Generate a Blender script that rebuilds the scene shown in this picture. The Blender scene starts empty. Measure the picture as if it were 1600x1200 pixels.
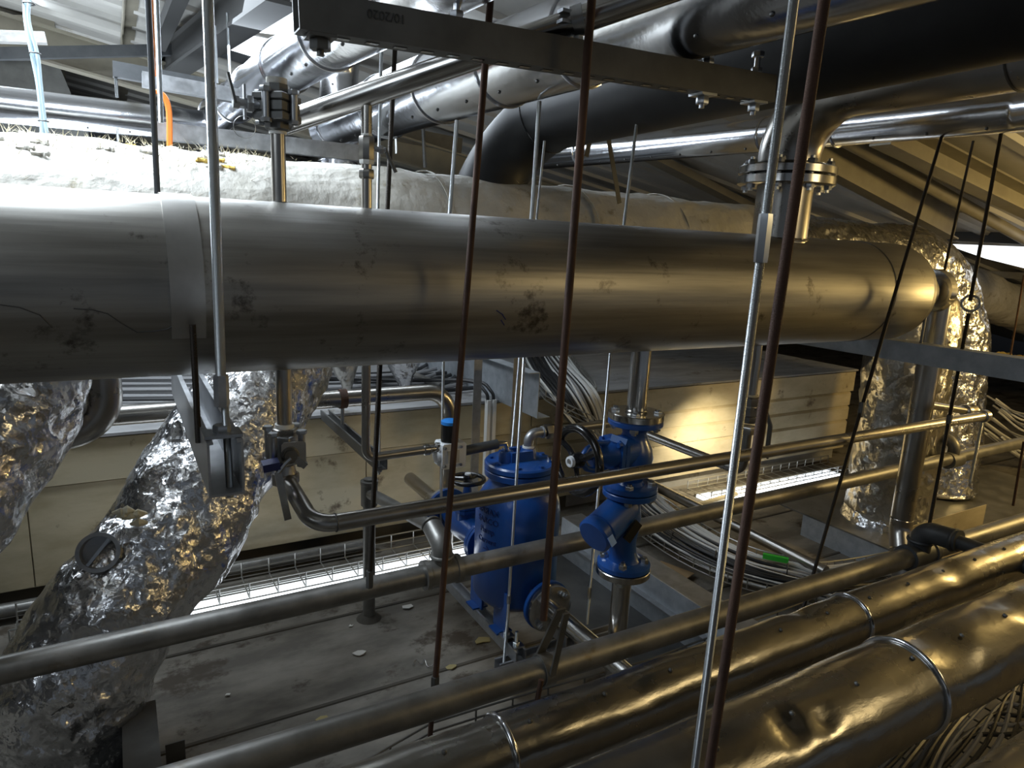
import bpy, math, random
from mathutils import Vector, Matrix, noise
random.seed(7)
S = bpy.context.scene
COL = S.collection
PI = math.pi
V = Vector

# ------------------------------------------------------------------ camera
F = 1060.0
RX = V((0.8659, -0.0632, 0.4962)); RY = V((-0.4981, -0.1984, 0.8441)); RZ = V((0.0451, -0.9781, -0.2033))
CAM = V((0, 0, 1.5))
camd = bpy.data.cameras.new('camera'); camo = bpy.data.objects.new('camera', camd); COL.objects.link(camo)
camd.sensor_width = 36; camd.lens = F * 36 / 1600; camd.clip_start = .02; camd.clip_end = 100
cx = V((RX[0], RY[0], RZ[0])); cy = V((RX[1], RY[1], RZ[1])); cz = V((RX[2], RY[2], RZ[2]))
cz.normalize(); cx = (cx - cx.dot(cz) * cz).normalized(); cy = cz.cross(cx).normalized()
M = Matrix((cx, -cy, -cz)).transposed().to_4x4(); M.translation = CAM
camo.matrix_world = M
S.camera = camo

def ray(px, py):
    a = V(((px - 800) / F, (py - 600) / F, 1))
    return V((RX.dot(a), RY.dot(a), RZ.dot(a)))
def at(px, py, x=None, y=None, z=None, d=None):
    """photo pixel -> point of the world on the plane x=, y=, z= or at depth d"""
    r = ray(px, py)
    if d is not None: t = d
    elif x is not None: t = (x - CAM.x) / r.x
    elif y is not None: t = (y - CAM.y) / r.y
    else: t = (z - CAM.z) / r.z
    return CAM + r * t

# ------------------------------------------------------------------ view, world, lights
vs = S.view_settings
vs.view_transform = 'Standard'; vs.look = 'None'; vs.gamma = 1; vs.use_curve_mapping = False; vs.exposure = 0.22
w = bpy.data.worlds.new('world'); S.world = w; w.use_nodes = True
bg = w.node_tree.nodes['Background']; bg.inputs[0].default_value = (.62, .72, .85, 1); bg.inputs[1].default_value = .11

def area(name, loc, target, sx, sy, power, col):
    l = bpy.data.lights.new(name, 'AREA'); l.shape = 'RECTANGLE'; l.size = sx; l.size_y = sy; l.energy = power; l.color = col
    o = bpy.data.objects.new(name, l); COL.objects.link(o); o.location = loc
    o.rotation_euler = (V(target) - V(loc)).to_track_quat('-Z', 'Y').to_euler(); return o
def spot(name, loc, target, ang, power, col, rad=.06, blend=.6):
    l = bpy.data.lights.new(name, 'SPOT'); l.spot_size = math.radians(ang); l.spot_blend = blend; l.energy = power; l.color = col; l.shadow_soft_size = rad
    o = bpy.data.objects.new(name, l); COL.objects.link(o); o.location = loc
    o.rotation_euler = (V(target) - V(loc)).to_track_quat('-Z', 'Y').to_euler(); return o
def point(name, loc, power, col, rad):
    l = bpy.data.lights.new(name, 'POINT'); l.energy = power; l.color = col; l.shadow_soft_size = rad
    o = bpy.data.objects.new(name, l); COL.objects.link(o); o.location = loc; return o
COOL = (.80, .90, 1.0); WARM = (1.0, .70, .26); NEUT = (1.0, .93, .80)
area('rooflight_and_fill_lamp', (-.35, 2.35, 2.55), (-.15, 2.3, 1.7), .9, .6, 48, COOL)
area('rooflight_and_fill_lamp', (.75, 3.05, 2.42), (.9, 1.6, 1.0), 2.4, .6, 40, COOL)
area('rooflight_and_fill_lamp', (-.9, 4.4, 2.6), (.5, 2.6, 1.7), 1.6, .7, 26, COOL)
area('rooflight_and_fill_lamp', (-1.3, .6, 2.6), (.6, 1.8, .9), 1.0, 1.4, 13, COOL)  # unseen fill from the camera side, added for rods and vessel front
area('bounce_fill', (-.2, 4.3, 1.35), (.1, 4.5, 2.6), 1.2, .8, 26, COOL)  # added uplight behind the duct, standing in for daylight bounced onto the roof
point('work_and_fill_lamp', (4.7, .62, 1.42), 62, WARM, .13)
area('work_and_fill_lamp', (2.6, -.9, 2.0), (1.9, 1.0, .5), .8, .5, 6, (1.0, .76, .38))
spot('work_and_fill_lamp', at(1172, 652, y=2.55), (3.22, 3.05, .12), 100, 34, (1.0, .86, .58), .03, 1.0)  # added spot hidden behind the ball valve to brighten the cream panel

# ------------------------------------------------------------------ materials
def mat(name, col=(.5, .5, .5), rough=.5, metal=0, col2=None, nscale=6, stretch=(1, 1, 1), detail=5, contrast=(.35, .65),
        rvar=0, bump=0, bscale=20, bstretch=None, bkind='noise', coat=0, emis=None, estr=0, spots=None, bdist=.01, spec=None, bump2=None, spsc=7, splim=(.58, .68)):
    m = bpy.data.materials.new(name); m.use_nodes = True; nt = m.node_tree; N = nt.nodes; L = nt.links
    b = N['Principled BSDF']; b.inputs['Base Color'].default_value = (*col, 1); b.inputs['Roughness'].default_value = rough
    b.inputs['Metallic'].default_value = metal
    if spec is not None: b.inputs['Specular IOR Level'].default_value = spec
    if coat: b.inputs['Coat Weight'].default_value = coat; b.inputs['Coat Roughness'].default_value = .15
    if emis: b.inputs['Emission Color'].default_value = (*emis, 1); b.inputs['Emission Strength'].default_value = estr
    tc = N.new('ShaderNodeTexCoord')
    def mapped(st):
        mp = N.new('ShaderNodeMapping'); mp.inputs['Scale'].default_value = st; L.new(tc.outputs['Object'], mp.inputs['Vector']); return mp.outputs[0]
    if col2:
        no = N.new('ShaderNodeTexNoise'); no.inputs['Scale'].default_value = nscale; no.inputs['Detail'].default_value = detail; no.inputs['Roughness'].default_value = .62
        L.new(mapped(stretch), no.inputs['Vector'])
        cr = N.new('ShaderNodeValToRGB'); cr.color_ramp.elements[0].position = contrast[0]; cr.color_ramp.elements[1].position = contrast[1]
        cr.color_ramp.elements[0].color = (*col, 1); cr.color_ramp.elements[1].color = (*col2, 1)
        L.new(no.outputs[0], cr.inputs[0]); out = cr.outputs[0]
        if spots:
            n2 = N.new('ShaderNodeTexNoise'); n2.inputs['Scale'].default_value = spsc; n2.inputs['Detail'].default_value = 9; n2.inputs['Roughness'].default_value = .7
            L.new(mapped((1, 1.3, 1)), n2.inputs['Vector'])
            c2 = N.new('ShaderNodeValToRGB'); c2.color_ramp.elements[0].position = splim[0]; c2.color_ramp.elements[1].position = splim[1]
            c2.color_ramp.elements[0].color = (0, 0, 0, 1); c2.color_ramp.elements[1].color = (1, 1, 1, 1)
            L.new(n2.outputs[0], c2.inputs[0])
            mx = N.new('ShaderNodeMix'); mx.data_type = 'RGBA'; L.new(c2.outputs[0], mx.inputs[0]); L.new(out, mx.inputs[6]); mx.inputs[7].default_value = (*spots, 1)
            out = mx.outputs[2]
        L.new(out, b.inputs['Base Color'])
        if rvar:
            mr = N.new('ShaderNodeMapRange'); mr.inputs['From Min'].default_value = .3; mr.inputs['From Max'].default_value = .7
            mr.inputs['To Min'].default_value = rough - rvar; mr.inputs['To Max'].default_value = rough + rvar
            L.new(no.outputs[0], mr.inputs[0]); L.new(mr.outputs[0], b.inputs['Roughness'])
    prev = None; facet = None
    def addbump(kind, strength, scale, st, dist):
        nonlocal prev
        if kind == 'noise':
            t = N.new('ShaderNodeTexNoise'); t.inputs['Scale'].default_value = scale; t.inputs['Detail'].default_value = 6; h = t.outputs[0]
            L.new(mapped(st), t.inputs['Vector'])
        elif kind == 'crumple':
            n0 = N.new('ShaderNodeTexNoise'); n0.inputs['Scale'].default_value = scale * .45; n0.inputs['Detail'].default_value = 3; L.new(mapped(st), n0.inputs['Vector'])
            vm = N.new('ShaderNodeVectorMath'); vm.operation = 'MULTIPLY_ADD'; L.new(n0.outputs['Color'], vm.inputs[0]); vm.inputs[1].default_value = (.16,) * 3; L.new(mapped(st), vm.inputs[2])
            t = N.new('ShaderNodeTexVoronoi'); t.inputs['Scale'].default_value = scale; t.feature = 'F1'; L.new(vm.outputs[0], t.inputs['Vector'])
            t2 = N.new('ShaderNodeTexVoronoi'); t2.inputs['Scale'].default_value = scale * 2.7; t2.feature = 'F1'; L.new(vm.outputs[0], t2.inputs['Vector'])
            ad = N.new('ShaderNodeMath'); ad.operation = 'MULTIPLY_ADD'; L.new(t2.outputs['Distance'], ad.inputs[0]); ad.inputs[1].default_value = .45; L.new(t.outputs['Distance'], ad.inputs[2])
            h = ad.outputs[0]
        elif kind == 'thread':
            t = N.new('ShaderNodeTexWave'); t.wave_type = 'BANDS'; t.bands_direction = 'Z'; t.inputs['Scale'].default_value = scale; h = t.outputs[1]
            L.new(mapped(st), t.inputs['Vector'])
        elif kind == 'vor':
            t = N.new('ShaderNodeTexVoronoi'); t.inputs['Scale'].default_value = scale; h = t.outputs['Distance']; L.new(mapped(st), t.inputs['Vector'])
        bp = N.new('ShaderNodeBump'); bp.inputs['Strength'].default_value = strength; bp.inputs['Distance'].default_value = dist
        L.new(h, bp.inputs['Height'])
        if prev: L.new(prev, bp.inputs['Normal'])
        prev = bp.outputs[0]
    if bkind == 'facet':
        acc = None
        n0 = N.new('ShaderNodeTexNoise'); n0.inputs['Scale'].default_value = bscale * .35; n0.inputs['Detail'].default_value = 4; L.new(mapped((1, 1, 1)), n0.inputs['Vector'])
        for sc_, k_, rot in ((bscale, bump, (1.0, .45, .8)), (bscale * .42, bump * .8, (.6, 1.0, .7)), (bscale * 2.3, bump * .6, (1, .7, .5))):
            vm = N.new('ShaderNodeVectorMath'); vm.operation = 'MULTIPLY_ADD'; L.new(n0.outputs['Color'], vm.inputs[0]); vm.inputs[1].default_value = (.22,) * 3; L.new(mapped(rot), vm.inputs[2])
            t = N.new('ShaderNodeTexVoronoi'); t.inputs['Scale'].default_value = sc_; t.feature = 'F1'; L.new(vm.outputs[0], t.inputs['Vector'])
            v2 = N.new('ShaderNodeVectorMath'); v2.operation = 'SUBTRACT'; L.new(t.outputs['Color'], v2.inputs[0]); v2.inputs[1].default_value = (.5, .5, .5)
            v3 = N.new('ShaderNodeVectorMath'); v3.operation = 'SCALE'; L.new(v2.outputs[0], v3.inputs[0]); v3.inputs['Scale'].default_value = k_
            if acc is None: ge = N.new('ShaderNodeNewGeometry'); acc = ge.outputs['Normal']
            v4 = N.new('ShaderNodeVectorMath'); v4.operation = 'ADD'; L.new(acc, v4.inputs[0]); L.new(v3.outputs[0], v4.inputs[1]); acc = v4.outputs[0]
        v5 = N.new('ShaderNodeVectorMath'); v5.operation = 'NORMALIZE'; L.new(acc, v5.inputs[0]); prev = v5.outputs[0]
    elif bump: addbump(bkind, bump, bscale, bstretch or (1, 1, 1), bdist)
    if bump2: addbump(*bump2)
    if prev: L.new(prev, b.inputs['Normal'])
    return m

m_vessel = mat('dull_stainless', (.25, .24, .22), .41, .92, (.40, .385, .355), 3.2, (.35, 7, 7), rvar=.05, bump=.12, bscale=9, bstretch=(.3, 8, 8), spots=(.11, .10, .09), spsc=8, splim=(.60, .68), bdist=.004)
m_strap = mat('strap_steel', (.46, .45, .43), .40, .9, (.38, .37, .35), 12)
m_galvl = mat('light_galvanised', (.33, .36, .39), .45, .35, (.44, .47, .50), 22, bump=.05, bscale=40, bdist=.002)
m_stain = mat('stainless_pipe', (.38, .365, .34), .29, 1, (.45, .43, .40), 8, (1, 1, 1), rvar=.03, bump=.05, bscale=60, bdist=.002)
m_bright = mat('bright_stainless', (.62, .61, .59), .2, 1, (.5, .49, .47), 10, rvar=.06)
m_clad = mat('aluminium_cladding', (.66, .67, .70), .19, 1, (.58, .59, .62), 3, (1, 1, 1), rvar=.05, bump=.14, bscale=5, bdist=.02, bump2=('noise', .05, 40, (1, 1, 1), .004))
m_clad2 = mat('dented_cladding', (.40, .385, .35), .29, 1, (.28, .265, .235), 6, (1, 1, 1), rvar=.08, bump=.30, bscale=7, bstretch=(.6, 1.6, 1.6), bdist=.014, bump2=('crumple', .22, 9, (.5, 1, 1), .010))
m_foil = mat('aluminium_foil', (.80, .80, .81), .27, 1, (.64, .64, .65), 5, bump=.30, bscale=44, bkind='facet', rvar=.05, bump2=('crumple', .35, 12, (1, 1, 1), .02))
m_foil2 = mat('dull_foil', (.60, .58, .54), .32, 1, (.48, .46, .41), 5, bump=.34, bscale=26, bkind='facet', rvar=.06, bump2=('noise', .4, 10, (1, 1, 1), .03))
m_wrap = mat('canvas_wrap', (.58, .56, .51), .62, .12, (.46, .44, .385), 7, (1, 1, 1), bump=.55, bscale=22, bstretch=(1.4, 1, 1), bdist=.012, bump2=('crumple', .35, 11, (.5, 1, 1), .02), spots=(.28, .24, .16), spsc=9, splim=(.58, .68))
m_wool = mat('glass_wool', (.80, .75, .60), .9, 0, (.62, .55, .35), 20, bump=.5, bscale=60)
m_rubber = mat('black_rubber_foam', (.012, .013, .015), .55, 0, (.022, .023, .025), 8, bump=.1, bscale=30, bdist=.003)
m_galv = mat('galvanised_steel', (.36, .37, .38), .42, .85, (.47, .48, .50), 28, rvar=.08, bump=.05, bscale=40, bdist=.002)
m_galvd = mat('dull_galvanised_pipe', (.17, .167, .155), .44, .7, (.27, .262, .245), 10, rvar=.08, bump=.2, bscale=50, bdist=.003, spots=(.17, .14, .10), spsc=12, splim=(.6, .72))
m_galvk = mat('weathered_strut', (.10, .10, .097), .5, .6, (.15, .15, .143), 9, (1, 1, 1), rvar=.06, bump=.06, bscale=30, bdist=.002)
m_zinc = mat('zinc_thread', (.55, .58, .60), .3, 1, bump=.45, bscale=260, bkind='thread', bdist=.002)
m_zincp = mat('zinc_plated', (.55, .57, .60), .3, 1, (.46, .48, .50), 20)
m_rust = mat('rusted_rod', (.055, .028, .018), .62, .35, (.11, .055, .034), 30, (1, 1, .3), bump=.45, bscale=260, bkind='thread', bdist=.002)
m_black_rod = mat('dark_rod', (.035, .028, .022), .5, .6, bump=.5, bscale=130, bkind='thread', bdist=.002)
m_dark = mat('dark_painted_steel', (.075, .08, .085), .5, .5, (.11, .115, .12), 8)
m_blue = mat('blue_enamel', (.008, .060, .25), .34, 0, (.012, .078, .31), 8, coat=.35, bump=.12, bscale=120, bdist=.002)
m_bluelab = mat('pale_blue_label', (.25, .42, .85), .5)
m_navy = mat('navy_grip', (.02, .03, .14), .4)
m_blackp = mat('black_paint', (.008, .008, .009), .22, 0, coat=.5)
m_plate = mat('black_name_plate', (.03, .028, .022), .35, .5)
m_white = mat('white_plastic', (.78, .80, .82), .4)
m_blabel = mat('bright_blue_cap', (.03, .25, .75), .4)
m_cream = mat('cream_painted_panel', (.37, .315, .20), .5, 0, (.52, .455, .315), 2.6, (.7, 1, 1.8), 8, (.40, .60), bump=.2, bscale=7, bdist=.012, spots=(.13, .095, .055), spsc=5, splim=(.60, .68))
m_ledge = mat('grey_roofing_felt', (.20, .20, .20), .8, 0, (.30, .30, .30), 3, (1, 3, 1), bump=.3, bscale=20, spots=(.10, .085, .06), spsc=3)
m_floor = mat('dusty_concrete', (.10, .09, .074), .75, 0, (.205, .188, .158), 2.4, (1, 2.2, 1), 10, (.40, .60), bump=.25, bscale=18, bdist=.008, spots=(.055, .042, .028), spsc=2.6, splim=(.54, .60))
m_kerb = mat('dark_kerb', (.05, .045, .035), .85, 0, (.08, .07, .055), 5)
m_roof = mat('roof_sheet', (.34, .33, .305), .6, .1, (.46, .45, .42), 1.5, (1, 1, 1), spots=(.20, .16, .09), spsc=1.5, splim=(.6, .7))
m_raft = mat('rafter_steel', (.22, .20, .16), .55, .4, (.28, .26, .20), 5)
m_wallm = mat('grey_cladding_wall', (.11, .11, .115), .8)
m_dkm = mat('matt_dark_steel', (.035, .035, .034), .7)
m_sky_glow = mat('daylight_and_glow_panel', (.8, .85, .9), .5, emis=(.86, .93, 1.0), estr=2.2)  # serves the rooflight panes and the added glow of the floor strips
m_sky2 = mat('daylight_gap', (.8, .85, .9), .5, emis=(.90, .95, 1.0), estr=1.3)
m_cw = mat('white_cable', (.62, .62, .60), .45); m_cg = mat('grey_cable', (.24, .24, .245), .5); m_ck = mat('black_cable', (.02, .02, .021), .45)
m_co = mat('orange_cable', (.75, .20, .03), .45); m_green = mat('green_plastic', (.04, .50, .05), .4); m_cy = mat('pale_blue_cable', (.55, .72, .82), .4)
m_wire = mat('wire_basket', (.42, .42, .40), .4, .9)
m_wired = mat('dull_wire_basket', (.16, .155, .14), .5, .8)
m_text = mat('cast_letter', (.010, .028, .14), .5)
m_emb = mat('stamped_mark', (.065, .065, .062), .5, .6)
m_yel = mat('yellow_wool', (.62, .40, .07), .9, 0, (.75, .55, .16), 12, bump=.5, bscale=25)
m_card = mat('brown_cardboard', (.30, .20, .10), .8)
m_paper = mat('paper_scrap', (.55, .54, .50), .8); m_leaf = mat('dry_leaf', (.30, .25, .11), .8)
m_seal = mat('thread_tape', (.80, .80, .76), .6)
m_pen = mat('pen_mark', (.05, .05, .05), .6)

# ------------------------------------------------------------------ mesh building
def basis(d, up=(0, 0, 1)):
    d = V(d).normalized(); u = V(up)
    if abs(d.dot(u)) > .97: u = V((0, 1, 0)) if abs(d.y) < .9 else V((1, 0, 0))
    s = d.cross(u).normalized(); return d, s, s.cross(d).normalized()
class MB:
    def __init__(s): s.v = []; s.f = []
    def add(s, vs_, fs):
        o = len(s.v); s.v += [V(p) for p in vs_]; s.f += [[o + i for i in f] for f in fs]; return s
    def prof(s, a, b, pts, up=(0, 0, 1), cap=True):
        a = V(a); b = V(b); d, sd, u = basis(b - a, up); n = len(pts)
        vs_ = [a + sd * p[0] + u * p[1] for p in pts] + [b + sd * p[0] + u * p[1] for p in pts]
        fs = [[i, (i + 1) % n, n + (i + 1) % n, n + i] for i in range(n)]
        if cap: fs += [list(range(n))[::-1], list(range(n, 2 * n))]
        return s.add(vs_, fs)
    def bar(s, a, b, w_, h, up=(0, 0, 1)):
        return s.prof(a, b, [(-w_ / 2, -h / 2), (w_ / 2, -h / 2), (w_ / 2, h / 2), (-w_ / 2, h / 2)], up)
    def box(s, x0, x1, y0, y1, z0, z1):
        return s.add([(x, y, z) for x in (x0, x1) for y in (y0, y1) for z in (z0, z1)], [[0, 1, 3, 2], [4, 6, 7, 5], [0, 4, 5, 1], [2, 3, 7, 6], [0, 2, 6, 4], [1, 5, 7, 3]])
    def tube(s, pts, r, n=16, cap=True, disp=None):
        pts = [V(p) for p in pts]; m = len(pts)
        rr = r if isinstance(r, (list, tuple)) else [r] * m
        d0 = (pts[1] - pts[0]).normalized(); _, sd, u = basis(d0)
        vs_ = []; Ls = 0
        for i, p in enumerate(pts):
            if i == 0: d = d0
            elif i == m - 1: d = (pts[i] - pts[i - 1]).normalized()
            else: d = ((pts[i] - pts[i - 1]).normalized() + (pts[i + 1] - pts[i]).normalized()).normalized()
            if i: Ls += (pts[i] - pts[i - 1]).length
            sd = (sd - d * sd.dot(d)).normalized(); u = sd.cross(d).normalized()
            for k in range(n):
                a = 2 * PI * k / n; nn = sd * math.cos(a) + u * math.sin(a)
                q = p + nn * rr[i]
                if disp: q = q + nn * disp(q, nn, Ls)
                vs_.append(q)
        fs = [[i * n + k, i * n + (k + 1) % n, (i + 1) * n + (k + 1) % n, (i + 1) * n + k] for i in range(m - 1) for k in range(n)]
        if cap: fs += [list(range(n))[::-1], [(m - 1) * n + k for k in range(n)]]
        return s.add(vs_, fs)
    def cyl(s, a, b, r, n=16, cap=True): return s.tube([a, b], r, n, cap)
    def lathe(s, o, d, pr, n=28, up=(0, 0, 1), sq=None):
        o = V(o); d, sd, u = basis(d, up); vs_ = []; m = len(pr)
        for (h, r) in pr:
            for k in range(n):
                a = 2 * PI * k / n; vs_.append(o + d * h + (sd * math.cos(a) + u * math.sin(a)) * max(r, 1e-5))
        fs = [[i * n + k, i * n + (k + 1) % n, (i + 1) * n + (k + 1) % n, (i + 1) * n + k] for i in range(m - 1) for k in range(n)]
        fs += [list(range(n))[::-1], [(m - 1) * n + k for k in range(n)]]
        return s.add(vs_, fs)
    def hexa(s, p, d, r, h, up=(0, 0, 1)): return s.lathe(p, d, [(0, r * .95), (h * .12, r), (h * .88, r), (h, r * .93)], 6, up)
    def ring(s, c, d, R, r, n=36, m=8, a0=0, a1=2 * PI, up=(0, 0, 1)):
        c = V(c); d, sd, u = basis(d, up); full = abs(a1 - a0 - 2 * PI) < 1e-6
        k_ = n if full else n + 1; vs_ = []
        for i in range(k_):
            a = a0 + (a1 - a0) * i / n; rd = sd * math.cos(a) + u * math.sin(a)
            for j in range(m):
                b = 2 * PI * j / m; vs_.append(c + rd * (R + r * math.cos(b)) + d * r * math.sin(b))
        fs = [[i * m + j, i * m + (j + 1) % m, ((i + 1) % k_) * m + (j + 1) % m, ((i + 1) % k_) * m + j] for i in range(n) for j in range(m)]
        if not full: fs += [list(range(m)), [(k_ - 1) * m + j for j in range(m)][::-1]]
        return s.add(vs_, fs)
    def band(s, c, d, R, wd, t, n=36, a0=0, a1=2 * PI, up=(0, 0, 1)):
        """flat strap of width wd and thickness t round an axis"""
        c = V(c); d, sd, u = basis(d, up); full = abs(a1 - a0 - 2 * PI) < 1e-6; k_ = n if full else n + 1; vs_ = []
        for i in range(k_):
            a = a0 + (a1 - a0) * i / n; rd = sd * math.cos(a) + u * math.sin(a)
            for (q, e) in ((R, -wd / 2), (R, wd / 2), (R + t, wd / 2), (R + t, -wd / 2)): vs_.append(c + rd * q + d * e)
        fs = [[i * 4 + j, i * 4 + (j + 1) % 4, ((i + 1) % k_) * 4 + (j + 1) % 4, ((i + 1) % k_) * 4 + j] for i in range(n) for j in range(4)]
        if not full: fs += [[0, 1, 2, 3], [(k_ - 1) * 4 + j for j in (3, 2, 1, 0)]]
        return s.add(vs_, fs)
    def ball(s, c, r, n=10, sz=1): 
        c = V(c); return s.lathe(c - V((0, 0, r * sz)), (0, 0, 1), [(r * sz * (1 - math.cos(PI * i / n)), r * math.sin(PI * i / n)) for i in range(n + 1)], 2 * n)

def fil(pts, rad, n=8):
    pts = [V(p) for p in pts]; out = [pts[0]]
    for i in range(1, len(pts) - 1):
        a = pts[i - 1] - pts[i]; b = pts[i + 1] - pts[i]; la, lb = a.length, b.length; a.normalize(); b.normalize()
        ang = a.angle(b); t = min(rad / math.tan(ang / 2) if ang < PI - .01 else 0, la * (.97 if i == 1 else .49), lb * (.97 if i == len(pts) - 2 else .49))
        if t < 1e-5: out.append(pts[i]); continue
        p0 = pts[i] + a * t; p1 = pts[i] + b * t
        r_ = t * math.tan(ang / 2); bis = (a + b).normalized(); c = pts[i] + bis * (r_ / math.sin(ang / 2))
        v0 = p0 - c; v1 = p1 - c; th = v0.angle(v1)
        for k in range(n + 1):
            q = k / n; out.append(c + (v0 * math.sin((1 - q) * th) + v1 * math.sin(q * th)) / math.sin(th))
    out.append(pts[-1]); return out
def sub(pts, step):
    out = [V(pts[0])]
    for a, b in zip(pts, pts[1:]):
        a = V(a); b = V(b); k = max(1, int(math.ceil((b - a).length / step)))
        for i in range(1, k + 1): out.append(a.lerp(b, i / k))
    return out
def spline(pts, n=8):
    pts = [V(p) for p in pts]; P_ = [pts[0] * 2 - pts[1]] + pts + [pts[-1] * 2 - pts[-2]]; out = []
    for i in range(1, len(P_) - 2):
        for k in range(n):
            t = k / n; a, b, c, d = P_[i - 1:i + 3]
            out.append(.5 * ((2 * b) + (c - a) * t + (2 * a - 5 * b + 4 * c - d) * t * t + (3 * b - a - 3 * c + d) * t ** 3))
    out.append(pts[-1]); return out

WL = {}
def T(name, label, cat, loc, group=None):
    o = bpy.data.objects.new(name, None); COL.objects.link(o); o.location = V(loc); o.empty_display_size = .05
    o['label'] = label; o['category'] = cat
    if group: o['group'] = group
    WL[o.name] = V(loc); return o
def mk(name, mb, m, base, smooth=True):
    me = bpy.data.meshes.new(name); me.from_pydata([p - base for p in mb.v], [], mb.f); me.materials.append(m)
    if smooth: me.shade_smooth(); me.set_sharp_from_angle(angle=math.radians(38))
    me.update(); o = bpy.data.objects.new(name, me); COL.objects.link(o); return o
def O(name, mb, m, parent, label=None, kind=None, smooth=True):
    base = WL[parent.name]; o = mk(name, mb, m, base, smooth); o.parent = parent; WL[o.name] = base
    if label: o['label'] = label
    if kind: o['kind'] = kind
    return o
def TT(name, mb, m, label, cat, group=None, kind=None, smooth=True):
    xs = [p.x for p in mb.v]; ys = [p.y for p in mb.v]; zs = [p.z for p in mb.v]
    base = V(((min(xs) + max(xs)) / 2, (min(ys) + max(ys)) / 2, min(zs))); o = mk(name, mb, m, base, smooth); o.location = base; WL[o.name] = base
    o['label'] = label; o['category'] = cat
    if group: o['group'] = group
    if kind: o['kind'] = kind
    return o
def ST(name, mb, m, smooth=False):
    o = mk(name, mb, m, V((0, 0, 0)), smooth); o['kind'] = 'structure'; WL[o.name] = V((0, 0, 0)); return o

def fbm(p, s_, oct_=4): return noise.fractal(p * s_, 1.0, 2.0, oct_)
def crease(p, s_): return 1 - 2 * abs(noise.noise(p * s_))

# ================================================================== SETTING
Y_BOX = 3.0; ZT = .70
fl = ST('floor', MB().box(-4, 13, -3, 12, -.12, 0), m_floor)
# joints between the floor boards: raised welts running along the roof void
for i, yy in enumerate((1.0, 1.96, 2.46, 5.2)):
    O('joint_welt', MB().prof((-3, yy, 0), (12, yy, 0), [(-.012, -.004), (.012, -.004), (.006, .004), (-.006, .004)]), m_kerb, fl, smooth=False)
ST('wall_back', MB().box(-4, 13, 9.0, 9.15, -.1, 2.25), m_wallm)
ST('wall_right', MB().box(12.8, 13, -3, 12, -.1, .95), m_wallm)
ST('wall_left', MB().box(-4.1, -4, -3, 12, -.1, 3.2), m_wallm)

# roof sheets sloping down with X
RZ0 = 2.62; RS = .165
def roofz(x): return RZ0 - RS * x
def onroof(px, py, off=0.0):
    r = ray(px, py); t = (RZ0 + off - CAM.z) / (r.z + RS * r.x); return CAM + r * t
ce = MB().add([(x, y, roofz(x) + dz) for x in (-4, 12) for y in (-3, 12) for dz in (0, .05)], [[0, 1, 3, 2], [4, 6, 7, 5], [0, 4, 5, 1], [2, 3, 7, 6], [0, 2, 6, 4], [1, 5, 7, 3]])
ceil = ST('ceiling', ce, m_roof)
rb = 0
y = -1.0
while y < 10.5:   # corrugation ribs of the sheets
    O('sheet_rib', MB().prof((-3.9, y, roofz(-3.9)), (11.9, y, roofz(11.9)), [(-.05, .01), (-.03, -.022), (.03, -.022), (.05, .01)]), m_roof, ceil, smooth=False)
    y += .33
for x in (-1.6, .15, 1.9, 7.0):
    O('purlin', MB().prof((x, -2.5, roofz(x) - .045), (x, 10.5, roofz(x) - .045), [(-.035, -.03), (-.028, -.03), (-.028, .02), (.035, .02), (.035, .028), (-.035, .028)]), m_raft, ceil, smooth=False)
# rafters running down the slope
for yy, hh in ((4.6, .18), (7.2, .18)):
    x0, x1 = (3.2, 11) if yy < 4 else (-3.5, 11)
    O('rafter', MB().prof((x0, yy, roofz(x0) - .25), (x1, yy, roofz(x1) - .25), [(-.05, -hh / 2), (.05, -hh / 2), (.05, -hh / 2 + .012), (.006, -hh / 2 + .012), (.006, hh / 2 - .012), (.05, hh / 2 - .012), (.05, hh / 2), (-.05, hh / 2), (-.05, hh / 2 - .012), (-.006, hh / 2 - .012), (-.006, -hh / 2 + .012), (-.05, -hh / 2 + .012)], ), m_raft, ceil, smooth=False)

# ------- rooflight panels (white translucent sheets that let daylight in)
def rooflight(pxs, n, label):
    q = [onroof(a, b, -.035) for a, b in pxs]
    t = T('rooflight', label, 'skylight', (q[0] + q[2]) / 2)
    for k in range(n):
        a, b = k / n + .008, (k + 1) / n - .008
        p = [q[0].lerp(q[1], a), q[0].lerp(q[1], b), q[3].lerp(q[2], b), q[3].lerp(q[2], a)]
        O('pane', MB().add([p[0], p[1], p[2], p[3]] + [x + V((0, 0, .012)) for x in p], [[0, 1, 2, 3], [7, 6, 5, 4], [0, 4, 5, 1], [1, 5, 6, 2], [2, 6, 7, 3], [3, 7, 4, 0]]), m_sky_glow, t, smooth=False)
rooflight([(352, 92), (372, 55), (470, 75), (450, 112)], 2, 'bright white rooflight pane below the roof edge behind shiny clad pipe')
rooflight([(378, 48), (420, 12), (520, 22), (490, 62)], 2, 'bright white ribbed rooflight next to the dark sloping rafter')
# daylight gap at the far eaves, right
gp_ = [at(u_, v_, x=5.5) for u_, v_ in ((1478, 381), (1500, 390), (1540, 404), (1600, 419), (1760, 470), (1760, 391))]
ng = len(gp_)

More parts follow.
